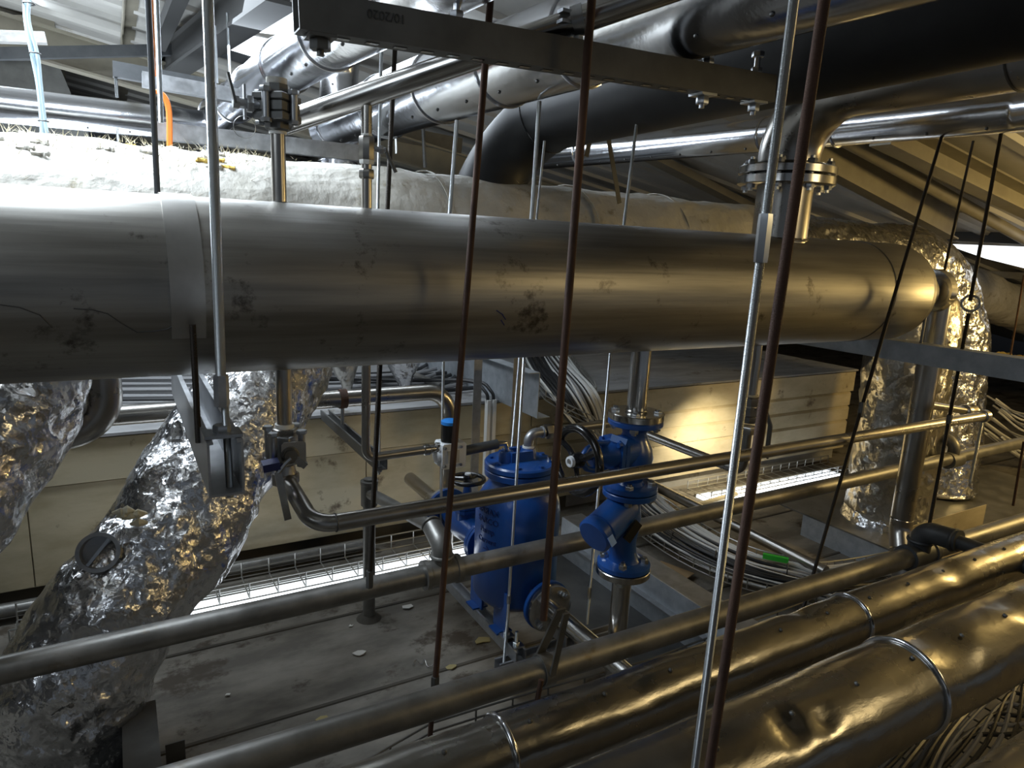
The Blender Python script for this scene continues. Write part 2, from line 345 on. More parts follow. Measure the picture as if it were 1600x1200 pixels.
# ------- long cream panelled plinth behind everything
XL, XR = -3.5, 4.72
pl = ST('wall_plinth', MB().box(XL, XR, Y_BOX + .03, 4.5, .09, ZT - .012), m_cream)
for z0, z1, pr in ((.09, .20, 0), (.20, .31, 0), (.31, .42, 0), (.42, .53, 0)):   # ribbed cladding courses, right half
    O('panel', MB().prof((1.95, Y_BOX + .03, 0), (XR, Y_BOX + .03, 0), [(.0, z0), (.018, z0 + .004), (.018, z1 - .018), (.004, z1 - .002), (0, z1 - .002)]), m_cream, pl, smooth=False)
O('panel', MB().box(1.9, XR + .003, Y_BOX, Y_BOX + .03, .535, ZT - .02), m_cream, pl, smooth=False)
for xa, xb in ((-3.4, -.35), (-.345, .98), (.985, 1.895)):
    O('panel', MB().box(xa, xb, Y_BOX + .012, Y_BOX + .03, .10, .50), m_cream, pl, smooth=False)
    O('panel', MB().box(xa, xb, Y_BOX + .004, Y_BOX + .03, .505, ZT - .02), m_cream, pl, smooth=False)
O('flashing', MB().box(XL, XR + .01, Y_BOX - .012, 4.5, ZT - .012, ZT), m_ledge, pl, 'grey felt-covered flat top', smooth=False)
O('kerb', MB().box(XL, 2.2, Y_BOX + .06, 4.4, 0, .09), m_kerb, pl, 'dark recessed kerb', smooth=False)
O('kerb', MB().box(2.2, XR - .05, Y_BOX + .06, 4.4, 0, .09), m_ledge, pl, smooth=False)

# ------- bright floor strips, glow added for light falling on them, wire baskets above
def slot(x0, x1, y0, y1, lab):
    t = T('floor_glow_strip', lab, 'glowing floor strip', ((x0 + x1) / 2, (y0 + y1) / 2, 0))
    O('glow_panel', MB().box(x0, x1, y0, y1, .001, .008), m_sky_glow, t, smooth=False)  # emissive panel stands in for a white board under strong light
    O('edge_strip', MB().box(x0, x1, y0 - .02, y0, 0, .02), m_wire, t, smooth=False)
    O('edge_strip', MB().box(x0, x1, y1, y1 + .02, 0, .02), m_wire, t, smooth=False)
slot(-.1, 1.62, 2.66, 2.80, 'bright floor strip with added glow between tank and foil duct')
slot(3.05, 4.35, 2.66, 2.86, 'bright floor strip with added glow below the cream panels at right')
def basket(path, width, h, step, m, label, side=None, rad=.0034, nlong=3):
    """wire basket tray along a polyline on the floor"""
    pts = sub(path, step); base = pts[len(pts) // 2]
    t = T('wire_basket_tray', label, 'cable tray', base)
    dirs = []
    for i in range(len(pts)):
        a = pts[max(0, i - 1)]; b = pts[min(len(pts) - 1, i + 1)]; d = (b - a).normalized(); dirs.append(d.cross(V((0, 0, 1))).normalized())
    for e in range(nlong):
        q = -width / 2 + width * e / (nlong - 1)
        O('long_wire', MB().tube([p + s_ * q for p, s_ in zip(pts, dirs)], rad, 6), m, t)
    for sg in (-1, 1):
        for hh in ((h * .5, h) if h > .04 else (h,)):
            O('long_wire', MB().tube([p + s_ * (sg * width / 2) + V((0, 0, hh)) for p, s_ in zip(pts, dirs)], rad, 6), m, t)
    for i, (p, s_) in enumerate(zip(pts, dirs)):
        up = V((0, 0, h)); O('cross_wire', MB().tube([p - s_ * width / 2 + up, p - s_ * width / 2, p + s_ * width / 2, p + s_ * width / 2 + up], rad, 5), m, t)
    return t
basket([V((-.4, 2.80, .03)), V((1.75, 2.80, .03))], .20, .07, .115, m_wire, 'thin wire basket tray over the glowing floor strip at left')
basket([V((3.05, 2.84, .03)), V((4.45, 2.84, .03))], .20, .05, .09, m_wire, 'wire basket tray over the glowing floor strip in front of cream panels')
TT('conduit_pipe', MB().tube([(-.9, 2.96, .05), (1.0, 2.96, .05)], .028, 14), m_galvd, 'grey conduit lying along the foot of the cream plinth at left', 'pipe')
TT('conduit_pipe', MB().tube([at(1010, 812, z=.04), at(1150, 772, z=.04)], .016, 12), m_cream, 'short pale pipe lying on the floor behind the cable bundle', 'pipe')

# ================================================================== BIG VESSEL
VY, VZ, VR = 1.5, 1.386, .175
t = T('pressure_vessel', 'long dull stainless horizontal vessel running across the whole view', 'vessel', (1, VY, VZ - VR))
v = MB()
v.lathe((-1.6, VY, VZ), (1, 0, 0), [(0, VR - .01), (0, VR), (1.6 + 2.24, VR)], 72)
O('shell', v, m_vessel, t)
v = MB().lathe((2.243, VY, VZ), (1, 0, 0), [(0, VR - .001), (.01, VR + .0005), (.22, VR), (.235, VR - .004), (.24, VR - .008), (.26, VR - .010), (.275, VR - .018), (.285, VR - .045), (.286, .06), (.286, 0)], 72)
O('end_cap', v, m_vessel, t)
O('weld_seam', MB().ring((2.241, VY, VZ), (1, 0, 0), VR, .0022, 72, 6), m_galvk, t)
# strap over the vessel at left, ends above the U bolt leg
sx = at(292, 430, y=VY - VR).x
O('strap', MB().band((sx, VY, VZ), (1, 0, 0), VR + .0005, .056, .003, 48, a0=-.15 * PI, a1=1.10 * PI), m_strap, t, 'flat bright stainless strap')
# small stub & flange to the down pipe at the far end
e0 = V((2.57, VY, VZ))
O('nozzle', MB().lathe((2.55, VY, VZ), (1, 0, 0), [(0, .055), (.10, .055), (.105, .075), (.13, .078), (.14, .07), (.14, 0)], 32), m_stain, t)
dx = at(1463, 500, y=VY).x
O('nozzle_collar', MB().lathe((dx - .09, VY, VZ + .005), (1, 0, 0), [(0, .05), (.01, .082), (.045, .085), (.055, .06), (.055, 0)], 32), m_bright, t)
# pen line and scuffs on the front
def onvessel(px, py, off=.0006):
    r = ray(px, py); o_ = CAM - V((0, VY, VZ)); A = r.y ** 2 + r.z ** 2; B = 2 * (r.y * o_.y + r.z * o_.z); C_ = o_.y ** 2 + o_.z ** 2 - (VR + off) ** 2
    q = B * B - 4 * A * C_; q = max(q, 0); return CAM + r * ((-B - math.sqrt(q)) / (2 * A))
ln = MB().tube(sub([onvessel(*p) for p in ((0, 476), (30, 480), (62, 492), (82, 512))], .02), .0009, 5)
ln.tube([onvessel(*p) for p in ((115, 482), (145, 484), (168, 490), (190, 505), (214, 519), (240, 518), (262, 514), (280, 504))], .001, 5)
O('pen_line', ln, m_pen, t, 'thin black hand-drawn line')
ln = MB()
for (a, b) in (((776, 485), (786, 492)), ((784, 490), (790, 499)), ((783, 500), (788, 508))): ln.tube([onvessel(*a), onvessel(*b)], .0014, 5)
O('pen_line', ln, m_navy, t, 'small dark blue pen mark')
# weld at feet of nozzles are built with their pipes

# ---- bolts and flanges
def flange_bolts(par, c, d, R, n, r, L, m, ph=0, up=(0, 0, 1), nut=True):
    c = V(c); d, sd, u = basis(d, up)
    for k in range(n):
        a = ph + 2 * PI * k / n; p = c + (sd * math.cos(a) + u * math.sin(a)) * R
        b = MB().cyl(p - d * L / 2, p + d * L / 2, r * .55, 8); b.hexa(p + d * L * .22, d, r, L * .2); b.hexa(p - d * L * .42, d, r, L * .2)
        O('bolt', b, m, par)

# ---- neck with flange at top right, stainless elbow
nx = at(1222, 330, y=VY).x
nk = T('flanged_neck', 'wide stainless neck with bolted flange pair on the vessel below black pipe', 'pipe', (nx, VY, VZ + VR))
nt_ = at(1225, 275, y=VY).z
O('neck_pipe', MB().cyl((nx, VY, VZ + VR - .03), (nx, VY, nt_ - .02), .084, 40), m_stain, nk)
O('weld', MB().ring((nx, VY, VZ + VR - .012), (0, 0, 1), .086, .006, 40, 6), m_bright, nk)
f1 = O('flange', MB().lathe((nx, VY, nt_ - .032), (0, 0, 1), [(0, .08), (0, .138), (.005, .146), (.027, .146), (.029, .142), (.029, .05)], 56), m_bright, nk)
O('gasket', MB().cyl((nx, VY, nt_ - .004), (nx, VY, nt_ + .003), .118, 40), m_blackp, nk)
f2 = O('flange', MB().lathe((nx, VY, nt_ + .002), (0, 0, 1), [(0, .05), (0, .142), (.002, .146), (.022, .146), (.027, .138), (.027, .085)], 56), m_bright, nk)
flange_bolts(f2, (nx, VY, nt_), (0, 0, 1), .122, 8, .014, .10, m_zincp, .3)
ez = nt_ + .03
el = [V((nx, VY, ez)), V((nx, VY, ez + .215)), V((nx - .01, VY - .62, ez + .215)), V((nx - .01, VY - 1.5, ez + .225))]
pth = fil(el, .22, 14)
se = T('large_stainless_pipe', 'large bare stainless elbow rising from the flange and running under black pipe', 'pipe', (nx, VY, ez))
O('elbow', MB().tube(pth[:-1], .092, 40), m_stain, se)
O('straight_run', MB().tube(pth[-2:], .091, 40), m_stain, se)
O('weld', MB().ring(pth[-2], pth[-1] - pth[-2], .092, .003, 40, 6), m_galvk, se)
O('weld', MB().ring(pth[1], (0, 0, 1), .092, .003, 40, 6), m_galvk, se)

# ---- stub with ball valve on top of vessel (left)
def stub_valve():
    x = at(435, 250, y=VY).x; r = .0145
    zb = VZ + VR; zt = at(433, 205, y=VY).z; d_ = 1.35; s_ = 1 / 1060 * 1.38
    t = T('ball_valve', 'chunky steel ball valve on a short pipe standing on the vessel', 'valve', (x, VY, zb))
    O('pipe', MB().cyl((x, VY, zb - .02), (x, VY, zt), r, 24), m_stain, t)
    O('weld', MB().ring((x, VY, zb - .002), (0, 0, 1), r + .001, .003, 24, 6), m_galvk, t)
    O('tape', MB().cyl((x, VY, zt - .006), (x, VY, zt + .002), r + .003, 20), m_seal, t)
    h = .085; w_ = .030
    O('end_piece', MB().lathe((x, VY, zt), (0, 0, 1), [(0, .021), (.004, .025), (.016, .025), (.018, .03), (.020, .034)], 8), m_galvk, t)
    O('end_piece', MB().lathe((x, VY, zt + .066), (0, 0, 1), [(0, .034), (.003, .03), (.006, .025), (.022, .025), (.023, .02)], 8), m_galvk, t)
    for k, (za, zb2, hw) in enumerate(((.018, .034, .036), (.035, .055, .034), (.056, .070, .036))):
        b = MB(); b.lathe((x, VY, zt + za), (0, 0, 1), [(0, hw * 1.25), (.002, hw * 1.32), (zb2 - za - .002, hw * 1.32), (zb2 - za, hw * 1.25)], 4); O('body', b, m_galvk, t)
    for (dx_, dy_) in ((-.027, -.027), (.027, -.027), (.027, .027), (-.027, .027)):
        b = MB().cyl((x + dx_, VY + dy_, zt + .012), (x + dx_, VY + dy_, zt + .078), .0075, 12); b.hexa((x + dx_, VY + dy_, zt + .068), (0, 0, 1), .011, .010); b.hexa((x + dx_, VY + dy_, zt + .012), (0, 0, 1), .011, .008)
        O('bolt', b, m_galv, t)
    O('top_plug', MB().lathe((x, VY, zt + .088), (0, 0, 1), [(0, .018), (.003, .020), (.012, .0205), (.0122, .017), (.002, .016)], 28), m_wrap, t, 'white threaded plug')
    st = V((x - .034, VY, zt + .045)); b = MB().cyl(st, st + V((-.045, .0, 0)), .010, 14); b.hexa(st + V((-.012, 0, 0)), (-1, 0, 0), .017, .012); b.hexa(st + V((-.038, 0, 0)), (-1, 0, 0), .013, .012)
    O('stem', b, m_galv, t)
    O('locking_plate', MB().bar(st + V((-.028, 0, -.03)), st + V((-.028, 0, .035)), .016, .004, (1, 0, 0)), m_galv, t)
    O('handle', MB().bar(st + V((-.046, -.01, -.005)), st + V((-.056, .004, .052)), .012, .005, (1, 0, 0)), m_galvk, t)
    O('wire_loop', MB().ring(st + V((-.03, -.004, -.045)), (.4, 1, 0), .021, .0007, 28, 5), m_wire, t)
stub_valve()

# ---- thin stainless pipe across the top with branch down to the vessel
bx = at(573, 160, y=VY).x; tz = at(573, 148, y=VY).z
b = at(905, 32, y=1.175); k0 = V((bx, VY, tz)); a = k0 + (k0 - b) * .45; b0 = b.copy(); b = b + (b - k0) * 2.0
th = T('stainless_crossover_pipe', 'slim stainless pipe crossing in front of the shiny clad pipes', 'pipe', (bx, VY, VZ + VR))
O('run', MB().tube([a, b], .025, 28), m_bright, th)
O('branch', MB().cyl((bx, VY, VZ + VR - .01), (bx, VY, tz), .0115, 20), m_stain, th)
for z0, z1, r_, mm in ((.062, .082, .017, m_stain), (.092, .105, .0165, m_seal), (.100, .150, .0175, m_stain), (.150, .156, .013, m_seal)):
    O('fitting', MB().lathe((bx, VY, VZ + VR + z0), (0, 0, 1), [(0, r_ * .9), (.003, r_), (z1 - z0 - .003, r_), (z1 - z0, r_ * .9)], 8), mm, th)
O('valve_stem', MB().cyl((bx, VY, VZ + VR + .125), (bx + .04, VY - .01, VZ + VR + .125), .006, 10).hexa((bx + .025, VY - .006, VZ + VR + .125), (1, -.2, 0), .010, .010), m_galv, th)
O('valve_handle', MB().tube([(bx + .038, VY - .01, VZ + VR + .128), (bx + .046, VY - .012, VZ + VR + .11), (bx + .062, VY - .014, VZ + VR + .08)], .004, 8), m_galvk, th)
cl = b0
O('clamp', MB().band(cl, k0 - b, .0253, .022, .003, 28), m_zincp, th, 'zinc pipe clamp')
O('clamp_nut', MB().hexa(cl + V((0, 0, -.052)), (0, 0, 1), .011, .024).cyl(cl + V((0, 0, -.064)), cl + V((0, 0, -.024)), .005, 10), m_zincp, th)
O('clamp_ear', MB().box(cl.x - .045, cl.x - .022, cl.y - .01, cl.y + .01, cl.z - .012, cl.z - .006).box(cl.x - .045, cl.x - .022, cl.y - .01, cl.y + .01, cl.z + .006, cl.z + .012), m_zincp, th)

# ================================================================== CLAD PIPES UP HIGH
def clad(name, pts, r, label, seams=(), screws=True, m=m_clad, disp=None, step=.05, rad=None, bands=()):
    pts = fil(pts, rad or r * 1.6, 12); base = V(pts[0]); t = T(name, label, 'pipe', base)
    P_ = sub(pts, step)
    O('cladding', MB().tube(P_, r, 48, disp=disp), m, t)
    L_ = [0]
    for p, q in zip(P_, P_[1:]): L_.append(L_[-1] + (q - p).length)
    def pos(s):
        for i in range(len(P_) - 1):
            if L_[i + 1] >= s: return P_[i].lerp(P_[i + 1], (s - L_[i]) / (L_[i + 1] - L_[i])), (P_[i + 1] - P_[i]).normalized()
        return P_[-1], (P_[-1] - P_[-2]).normalized()
    for s in seams:
        p, d = pos(s); O('seam_bead', MB().ring(p, d, r + .0015, .0045, 56, 8), m, t)
    for s in bands:
        p, d = pos(s); O('seam_bead', MB().band(p, d, r + .001, .02, .0022, 56), m, t)
    if screws:
        s = .12
        while s < L_[-1] - .05:
            p, d = pos(s); _, sd, u = basis(d); n_ = (sd * screws_side[0] + u * screws_side[1]).normalized()
            O('screw', MB().lathe(p + n_ * (r + .001), n_, [(0, .005), (.002, .0045), (.004, .002)], 8), m_galvk, t)
            s += .17
    return t
screws_side = (.55, -.8)
# pipe 1 (left), pipe 2 (right)
c1 = clad('clad_pipe', [at(334, 262, d=3.75), at(334, 183, d=3.62), at(500, 66, d=1.92), at(600, 3, d=1.49), at(600, 3, d=1.49) * 2.2 - at(500, 66, d=1.92) * 1.2], .086, 'upper left shiny aluminium clad pipe coming down behind the ball valve', seams=(.35, .9, 1.35, 1.9, 2.4), rad=.13)
c2 = clad('clad_pipe', [at(520, 200, d=3.1), at(640, 152, d=2.42), at(1105, -4, d=1.40), at(1105, -4, d=1.40) * 1.85 - at(640, 152, d=2.42) * .85], .113, 'large shiny aluminium clad pipe crossing from middle top to upper right', seams=(.12, .62, 1.05, 1.42, 1.75), rad=.1)
c3 = clad('clad_pipe', [at(528, 330, d=3.6), at(528, 215, d=3.6), at(530, 120, d=3.6), at(534, 40, d=3.5)], .10, 'upright shiny clad pipe seen between the two sloping clad pipes', seams=(.25, .5), rad=.2)
c4 = clad('clad_pipe', [at(-60, 157, y=3.9), at(320, 199, y=3.9)], .078, 'shiny clad pipe entering level from the left edge below the roof', seams=(1.35,), screws=True)
c5 = clad('clad_pipe', [at(760, 254, d=4.3), at(827, 248, d=3.9), at(1600, 170, d=1.98), at(1700, 158, d=1.8)], .064, 'long level clad pipe passing behind the elbow flange to right edge', seams=(.95, 2.05, 2.35))

# black insulated pipe with elbow dropping behind vessel
bp = fil([at(742, 350, d=2.62), at(800, 196, d=2.78), at(1300, 62, d=1.62), at(1300, 62, d=1.62) * 1.9 - at(800, 196, d=2.78) * .9], .26, 14)
t = T('black_insulated_pipe', 'thick matt black foam-insulated pipe bending down behind the vessel', 'pipe', bp[0])
O('insulation', MB().tube(sub(bp, .05), .128, 48), m_rubber, t)
O('joint', MB().ring(bp[12], bp[13] - bp[11], .128, .003, 48, 6), m_blackp, t)
p_ = bp[-2].lerp(bp[-1], .2)

# ================================================================== WRAPPED DUCT BEHIND VESSEL
WY, WZ, WR = 2.42, 1.50, .235
def dw(q, n, s): return .016 * fbm(q, 3.0) + .006 * crease(q, 7)
t = T('wrapped_duct', 'big cream canvas wrapped duct lying behind the vessel, torn wool at left', 'duct', (1, WY, WZ - WR))
wx1 = at(1170, 330, y=WY).x
O('wrapping', MB().tube(sub([(-1.2, WY, WZ), (wx1, WY, WZ - .005)], .035), WR, 72, disp=dw), m_wrap, t)
ft = MB()
for i in range(900):
    x = random.uniform(-.6, .45) if i < 640 else random.uniform(.2, wx1)
    a = random.gauss(PI / 2, .55); p = V((x, WY - math.cos(a) * WR * 1.0, WZ + math.sin(a) * (WR + .006)))
    nn = V((0, -math.cos(a), math.sin(a))); q = p + nn * random.uniform(.004, .032 if i < 640 else .010) + V((random.uniform(-.03, .03), random.uniform(-.02, .02), 0)); s_ = V((.0012, .0008, 0))
    ft.add([p - s_, p + s_, q], [[0, 1, 2]])
O('loose_fibre', ft, m_wool, t, 'torn glass wool fibres', kind='stuff')
for i in range(30):
    x = random.uniform(-.5, .42); a = random.uniform(.75, 1.75)
    c = V((x, WY - math.cos(a) * WR, WZ + math.sin(a) * (WR - .001)))
    O('wool_tuft', MB().tube(sub([c + V((-.02, .004, 0)), c, c + V((.022, -.01, .0))], .006), .006, 7, disp=lambda q, n, s: .008 * noise.noise(q * 160)), m_yel if i % 6 == 0 else m_wrap, t)
for px_, in ((700,), (935,), (1080,)):
    x = at(px_, 300, y=WY - WR).x; O('wrap_edge', MB().band((x, WY, WZ), (1, .12, 0), WR + .008, .012, .003, 60), m_wrap, t)

# foil continuation, bends down beyond the vessel end = far foil duct
def df(q, n, s): return .014 * fbm(q, 5.5, 5) + .007 * crease(q, 13) + .004 * crease(q, 27)
fb = fil([V((wx1 - .1, WY - .05, WZ - .02)), V((4.40, 2.28, 1.47)), V((4.31, 2.12, .12))], .5, 16)
t = T('foil_duct', 'foil wrapped duct curving down at far right behind the vessel end', 'duct', fb[-1])
O('foil_wrap', MB().tube(sub(fb, .02), .215, 110, disp=df), m_foil, t)
O('collar', MB().ring(fb[-1] + V((0, 0, .03)), (0, 0, 1), .215, .012, 48, 6), m_foil, t)
# nearer vertical foil duct at right
b1 = at(1385, 812, z=.125); BZ = .118
t = T('foil_duct', 'upright foil wrapped duct standing on grey box at right', 'duct', b1)
O('foil_wrap', MB().tube(sub([b1 + V((0, 0, .0)), b1 + V((-.02, .02, 1.10)), b1 + V((-.05, .25, 1.30))], .02), .198, 96, disp=df), m_foil2, t)
O('loose_hem', MB().tube([b1 + V((0, 0, .0)), b1 + V((0, 0, .03)), b1 + V((0, 0, .06))], [.218, .212, .20], 80, cap=False, disp=lambda q, n, s: .012 * crease(q, 18)), m_foil, t)
# far wrapped duct at right edge
fd = sub([at(1440, 425, y=3.1), at(1760, 548, y=3.1)], .05)
t = T('wrapped_duct', 'dusty canvas wrapped duct leaving through the right edge', 'duct', fd[0])
O('wrapping', MB().tube(fd, .19, 72, disp=dw), m_wrap, t)
TT('loose_insulation', MB().tube(sub([at(1560, 563, y=2.9), at(1680, 585, y=2.9)], .02), .07, 40, disp=lambda q, n, s: .03 * fbm(q, 14)), m_yel, 'yellow mineral wool blanket behind the steel beam at right edge', 'insulation')

# left foil ducts
l1 = fil([at(445, 545, y=2.42), at(262, 850, y=2.12), at(112, 1045, y=2.0), at(102, 1290, y=2.02)], .34, 14)
t = T('foil_duct', 'large crumpled foil duct sloping down to the left, with round damper hole', 'duct', l1[-1])
dl = lambda q, n, s: .016 * fbm(q, 4.5, 5) + .008 * crease(q, 10) + .004 * crease(q, 24)
O('foil_wrap', MB().tube(sub(l1, .014), .182, 110, disp=dl), m_foil, t)
# round spigot with damper blade
sp = at(156, 862, y=1.985); nd = (at(115, 850, y=1.90) - at(262, 850, y=2.12)).normalized(); nd = (V((0, -.55, .12)) + nd * .35 + (CAM - sp).normalized() * .8).normalized()
sp0 = sp - nd * .03
O('spigot', MB().lathe(sp0, nd, [(-.02, .043), (.052, .043), (.055, .052), (.060, .052), (.060, .042), (.02, .041), (.018, 0)], 40), m_galv, t, 'round grey galvanised spigot')
d_, sd_, u_ = basis(nd); ax_ = (sd_ * -.62 + u_ * .78)
O('damper_blade', MB().bar(sp0 + nd * .055 - ax_ * .041, sp0 + nd * .055 + ax_ * .041, .008, .004, nd), m_zincp, t)
tw = MB()
for k in range(8):
    c = at(random.uniform(172, 212), random.uniform(800, 822), y=1.95); tw.tube([c, c + V((.02, -.008, .004)), c + V((.04, .0, -.002))], [.003, .012, .003], 6, disp=lambda q, n, s: .006 * noise.noise(q * 70))
O('wool_tuft', tw, m_wool, t)
l0 = fil([at(35, 505, y=2.05), at(-2, 620, y=1.98), at(-215, 930, y=1.75)], .3, 10)
t = T('foil_duct', 'crumpled foil duct at the left edge under the vessel', 'duct', l0[-1])
O('foil_wrap', MB().tube(sub(l0, .014), .175, 110, disp=dl), m_foil, t)
# two small foil ends hanging beneath vessel
for (px_, py_, w_, lb, mm) in ((536, 598, .052, 'small dark foil-wrapped stub hanging under the vessel behind slim pipe', m_foil2), (628, 590, .075, 'silver foil wrapped stub hanging under the vessel with pointed tip', m_foil)):
    p = at(px_, py_, y=3.2); q = p + V((0, .05, .35)); TT('foil_stub', MB().tube(sub([q, p, p - V((0, 0, .05))], .02), w_ * 1.1, 40, disp=df), mm, lb, 'duct') if False else None
    n_ = 14; pts = [q.lerp(p - V((-.02, 0, .09)), i / n_) for i in range(n_ + 1)]
    TT('foil_stub', MB().tube(pts, [w_ * 1.25 * (1 if i < 9 else 1 - .17 * (i - 8)) for i in range(n_ + 1)], 40, disp=lambda q_, n, s: .010 * crease(q_, 16)), mm, lb, 'duct')

# grey sheet metal box stands of ducts
b0 = at(1290, 870, z=.0)
st = T('duct_stand', 'grey folded sheet metal box carrying the right foil ducts', 'duct stand', (b1.x + .4, b1.y, 0))
O('front_panel', MB().box(b1.x - .35, b1.x + .36, b1.y - .335, b1.y - .325, 0, BZ), m_galvd, st, smooth=False)
O('side_panel', MB().box(b1.x - .36, b1.x - .35, b1.y - .335, b1.y + .25, 0, BZ), m_galvl, st, smooth=False)
O('top_plate', MB().box(b1.x - .36, b1.x + 1.6, b1.y - .335, b1.y + .42, BZ, BZ + .008), m_galvd, st, smooth=False)
O('flange_sheet', MB().box(at(1405, 830, y=1.52).x, at(1540, 788, y=1.52).x, 1.515, 1.52, .0, at(1540, 788, y=1.52).z), m_cream, st, 'upright cream sheet', smooth=False)
O('side_panel', MB().box(b1.x + 1.59, b1.x + 1.6, b1.y - .335, b1.y + .42, 0, BZ), m_galvd, st, smooth=False)
q = l1[-1]
st = T('duct_stand', 'dark sheet metal plate at the foot of the left foil duct', 'duct stand', (q.x + .2, q.y, 0))
pa = at(205, 1105, z=.18); pb_ = at(262, 1200, z=.02)
pc = at(190, 1108, z=.2); pd = at(243, 1093, z=.2)
O('side_panel', MB().add([pc, pd, V((pd.x, pd.y, .0)), V((pc.x, pc.y, 0)), pc + V((.0, -.5, 0)), pd + V((0, -.5, 0)), V((pd.x, pd.y - .5, .0)), V((pc.x, pc.y - .5, 0))], [[0, 1, 2, 3], [7, 6, 5, 4], [0, 4, 5, 1], [1, 5, 6, 2], [2, 6, 7, 3], [3, 7, 4, 0]]), m_galvk, st, smooth=False)
pe = at(258, 1165, z=.07)
O('clip', MB().box(pe.x, pe.x + .05, pe.y, pe.y + .004, 0, .07), m_galvk, st, smooth=False)

# ================================================================== PIPES ON THE VESSEL'S UNDERSIDE AND ROUND THE TANK
def hexnut(par, c, d, r, h, m=m_stain, name='nut'): return O(name, MB().hexa(V(c) - V(d).normalized() * h / 2, d, r, h), m, par)
def sq(mb, c, d, w_, th_, ch=.3, up=(0, 0, 1)):
    h = w_ / 2; k = h * (1 - ch); pts = [(-h, -k), (-k, -h), (k, -h), (h, -k), (h, k), (k, h), (-k, h), (-h, k)]
    c = V(c); d = V(d).normalized(); return mb.prof(c, c + d * th_, pts, up)
# left drop leg with ball valve and long handrail-like run
vx = at(443, 600, y=VY).x
p0 = V((vx, VY, VZ - VR + .02)); p1 = at(447, 748, y=VY); p1.x = vx; p2 = at(491, 822, y=1.33); p3 = at(1538, 650, y=1.33)
t = T('condensate_pipe', 'stainless pipe dropping through a ball valve then running long across the view', 'pipe', (p2.x, p2.y, p2.z))
zv = at(443, 664, y=VY).z
O('drop_leg', MB().cyl(p0, (vx, VY, zv), .0165, 24), m_stain, t)
O('weld', MB().ring((vx, VY, VZ - VR + .002), (0, 0, 1), .017, .003, 20, 6), m_bright, t)
run = fil([V((vx, VY, p1.z + .03)), V((vx, VY, p1.z)), p2, p3], .05, 10)
O('run', MB().tube(run, .0185, 28), m_stain, t)
for q_, d_ in ((run[-2], run[-1] - run[-2]),): O('weld', MB().ring(q_, d_, .0188, .0018, 24, 6), m_galvk, t)
O('end_fitting', MB().lathe(p3 - (p3 - p2).normalized() * .0, (p3 - p2), [(-.02, .018), (-.015, .025), (.01, .025), (.015, .018)], 20), m_stain, t)
O('end_support', MB().cyl(p3 + V((-.01, 0, -.02)), V((p3.x - .01, p3.y, p3.z - .28)), .006, 10), m_zinc, t)
bv = T('ball_valve', 'stainless ball valve with navy grip under the vessel at left', 'valve', (vx, VY, zv - .09))
O('tape', MB().cyl((vx, VY, zv - .006), (vx, VY, zv + .003), .0205, 20), m_seal, bv)
O('end_piece', MB().lathe((vx, VY, zv - .02), (0, 0, 1), [(0, .026), (.003, .027), (.012, .027), (.014, .024)], 6), m_stain, bv)
zc = zv - .05
b = MB(); b.lathe((vx, VY, zc - .030), (0, 0, 1), [(0, .034), (.003, .038), (.057, .038), (.06, .034)], 4); O('body', b, m_galv, bv)
for dx_, dy_ in ((-.03, -.03), (.03, -.03), (.03, .03), (-.03, .03)):
    O('bolt', MB().cyl((vx + dx_, VY + dy_, zc - .038), (vx + dx_, VY + dy_, zc + .040), .008, 12).hexa((vx + dx_, VY + dy_, zc + .034), (0, 0, 1), .0115, .009).hexa((vx + dx_, VY + dy_, zc - .04), (0, 0, 1), .0115, .009), m_zincp, bv)
O('bonnet', MB().cyl((vx, VY - .03, zc - .005), (vx, VY - .062, zc - .005), .014, 18).hexa((vx, VY - .046, zc - .005), (0, -1, 0), .018, .009).ring((vx, VY - .05, zc - .005), (0, 1, 0), .017, .003), m_galvk, bv)
O('locking_plate', sq(MB(), (vx + .008, VY - .048, zc - .002), (0, -1, 0), .052, .003, .2), m_strap, bv)
O('stop_lug', MB().bar((vx + .01, VY - .053, zc - .012), (vx + .032, VY - .053, zc - .034), .014, .004, (0, 1, 0)), m_bright, bv)
lv0 = at(434, 738, y=VY - .066); lv1 = at(450, 812, y=VY - .072)
O('lever', MB().tube([(vx - .002, VY - .062, zc - .008), lv0.lerp(V((vx, VY - .064, zc)), .5), lv0], .006, 8).bar(lv0, lv1, .015, .003, (0, 1, 0)), m_bright, bv, 'steel lever')
O('grip', MB().bar((vx - .06, VY - .062, zc - .02), (vx - .026, VY - .064, zc - .016), .016, .036, (0, 1, .0)), m_navy, bv, 'navy blue grip')
O('union_nut', MB().hexa((vx, VY, zc - .088), (0, 0, 1), .030, .026).lathe((vx, VY, zc - .062), (0, 0, 1), [(0, .024), (.02, .02), (.03, .026)], 20), m_stain, bv)

# middle valve & strainer line
mx_ = at(998, 600, y=VY).x
zf = at(990, 648, y=VY).z
t = T('flanged_pipe', 'stainless stub pipe between vessel and the upper blue valve flange', 'pipe', (mx_, VY, zf))
O('pipe', MB().cyl((mx_, VY, zf), (mx_, VY, VZ - VR + .03), .0295, 32), m_bright, t)
O('weld', MB().ring((mx_, VY, zf + .014), (0, 0, 1), .030, .003, 28, 6), m_bright, t)
fo = O('flange', MB().lathe((mx_, VY, zf - .012), (0, 0, 1), [(0, .04), (0, .081), (.002, .083), (.019, .083), (.021, .081), (.021, .03)], 48), m_bright, t)
flange_bolts(fo, (mx_, VY, zf - .014), (0, 0, 1), .062, 4, .0135, .07, m_zincp, .75)
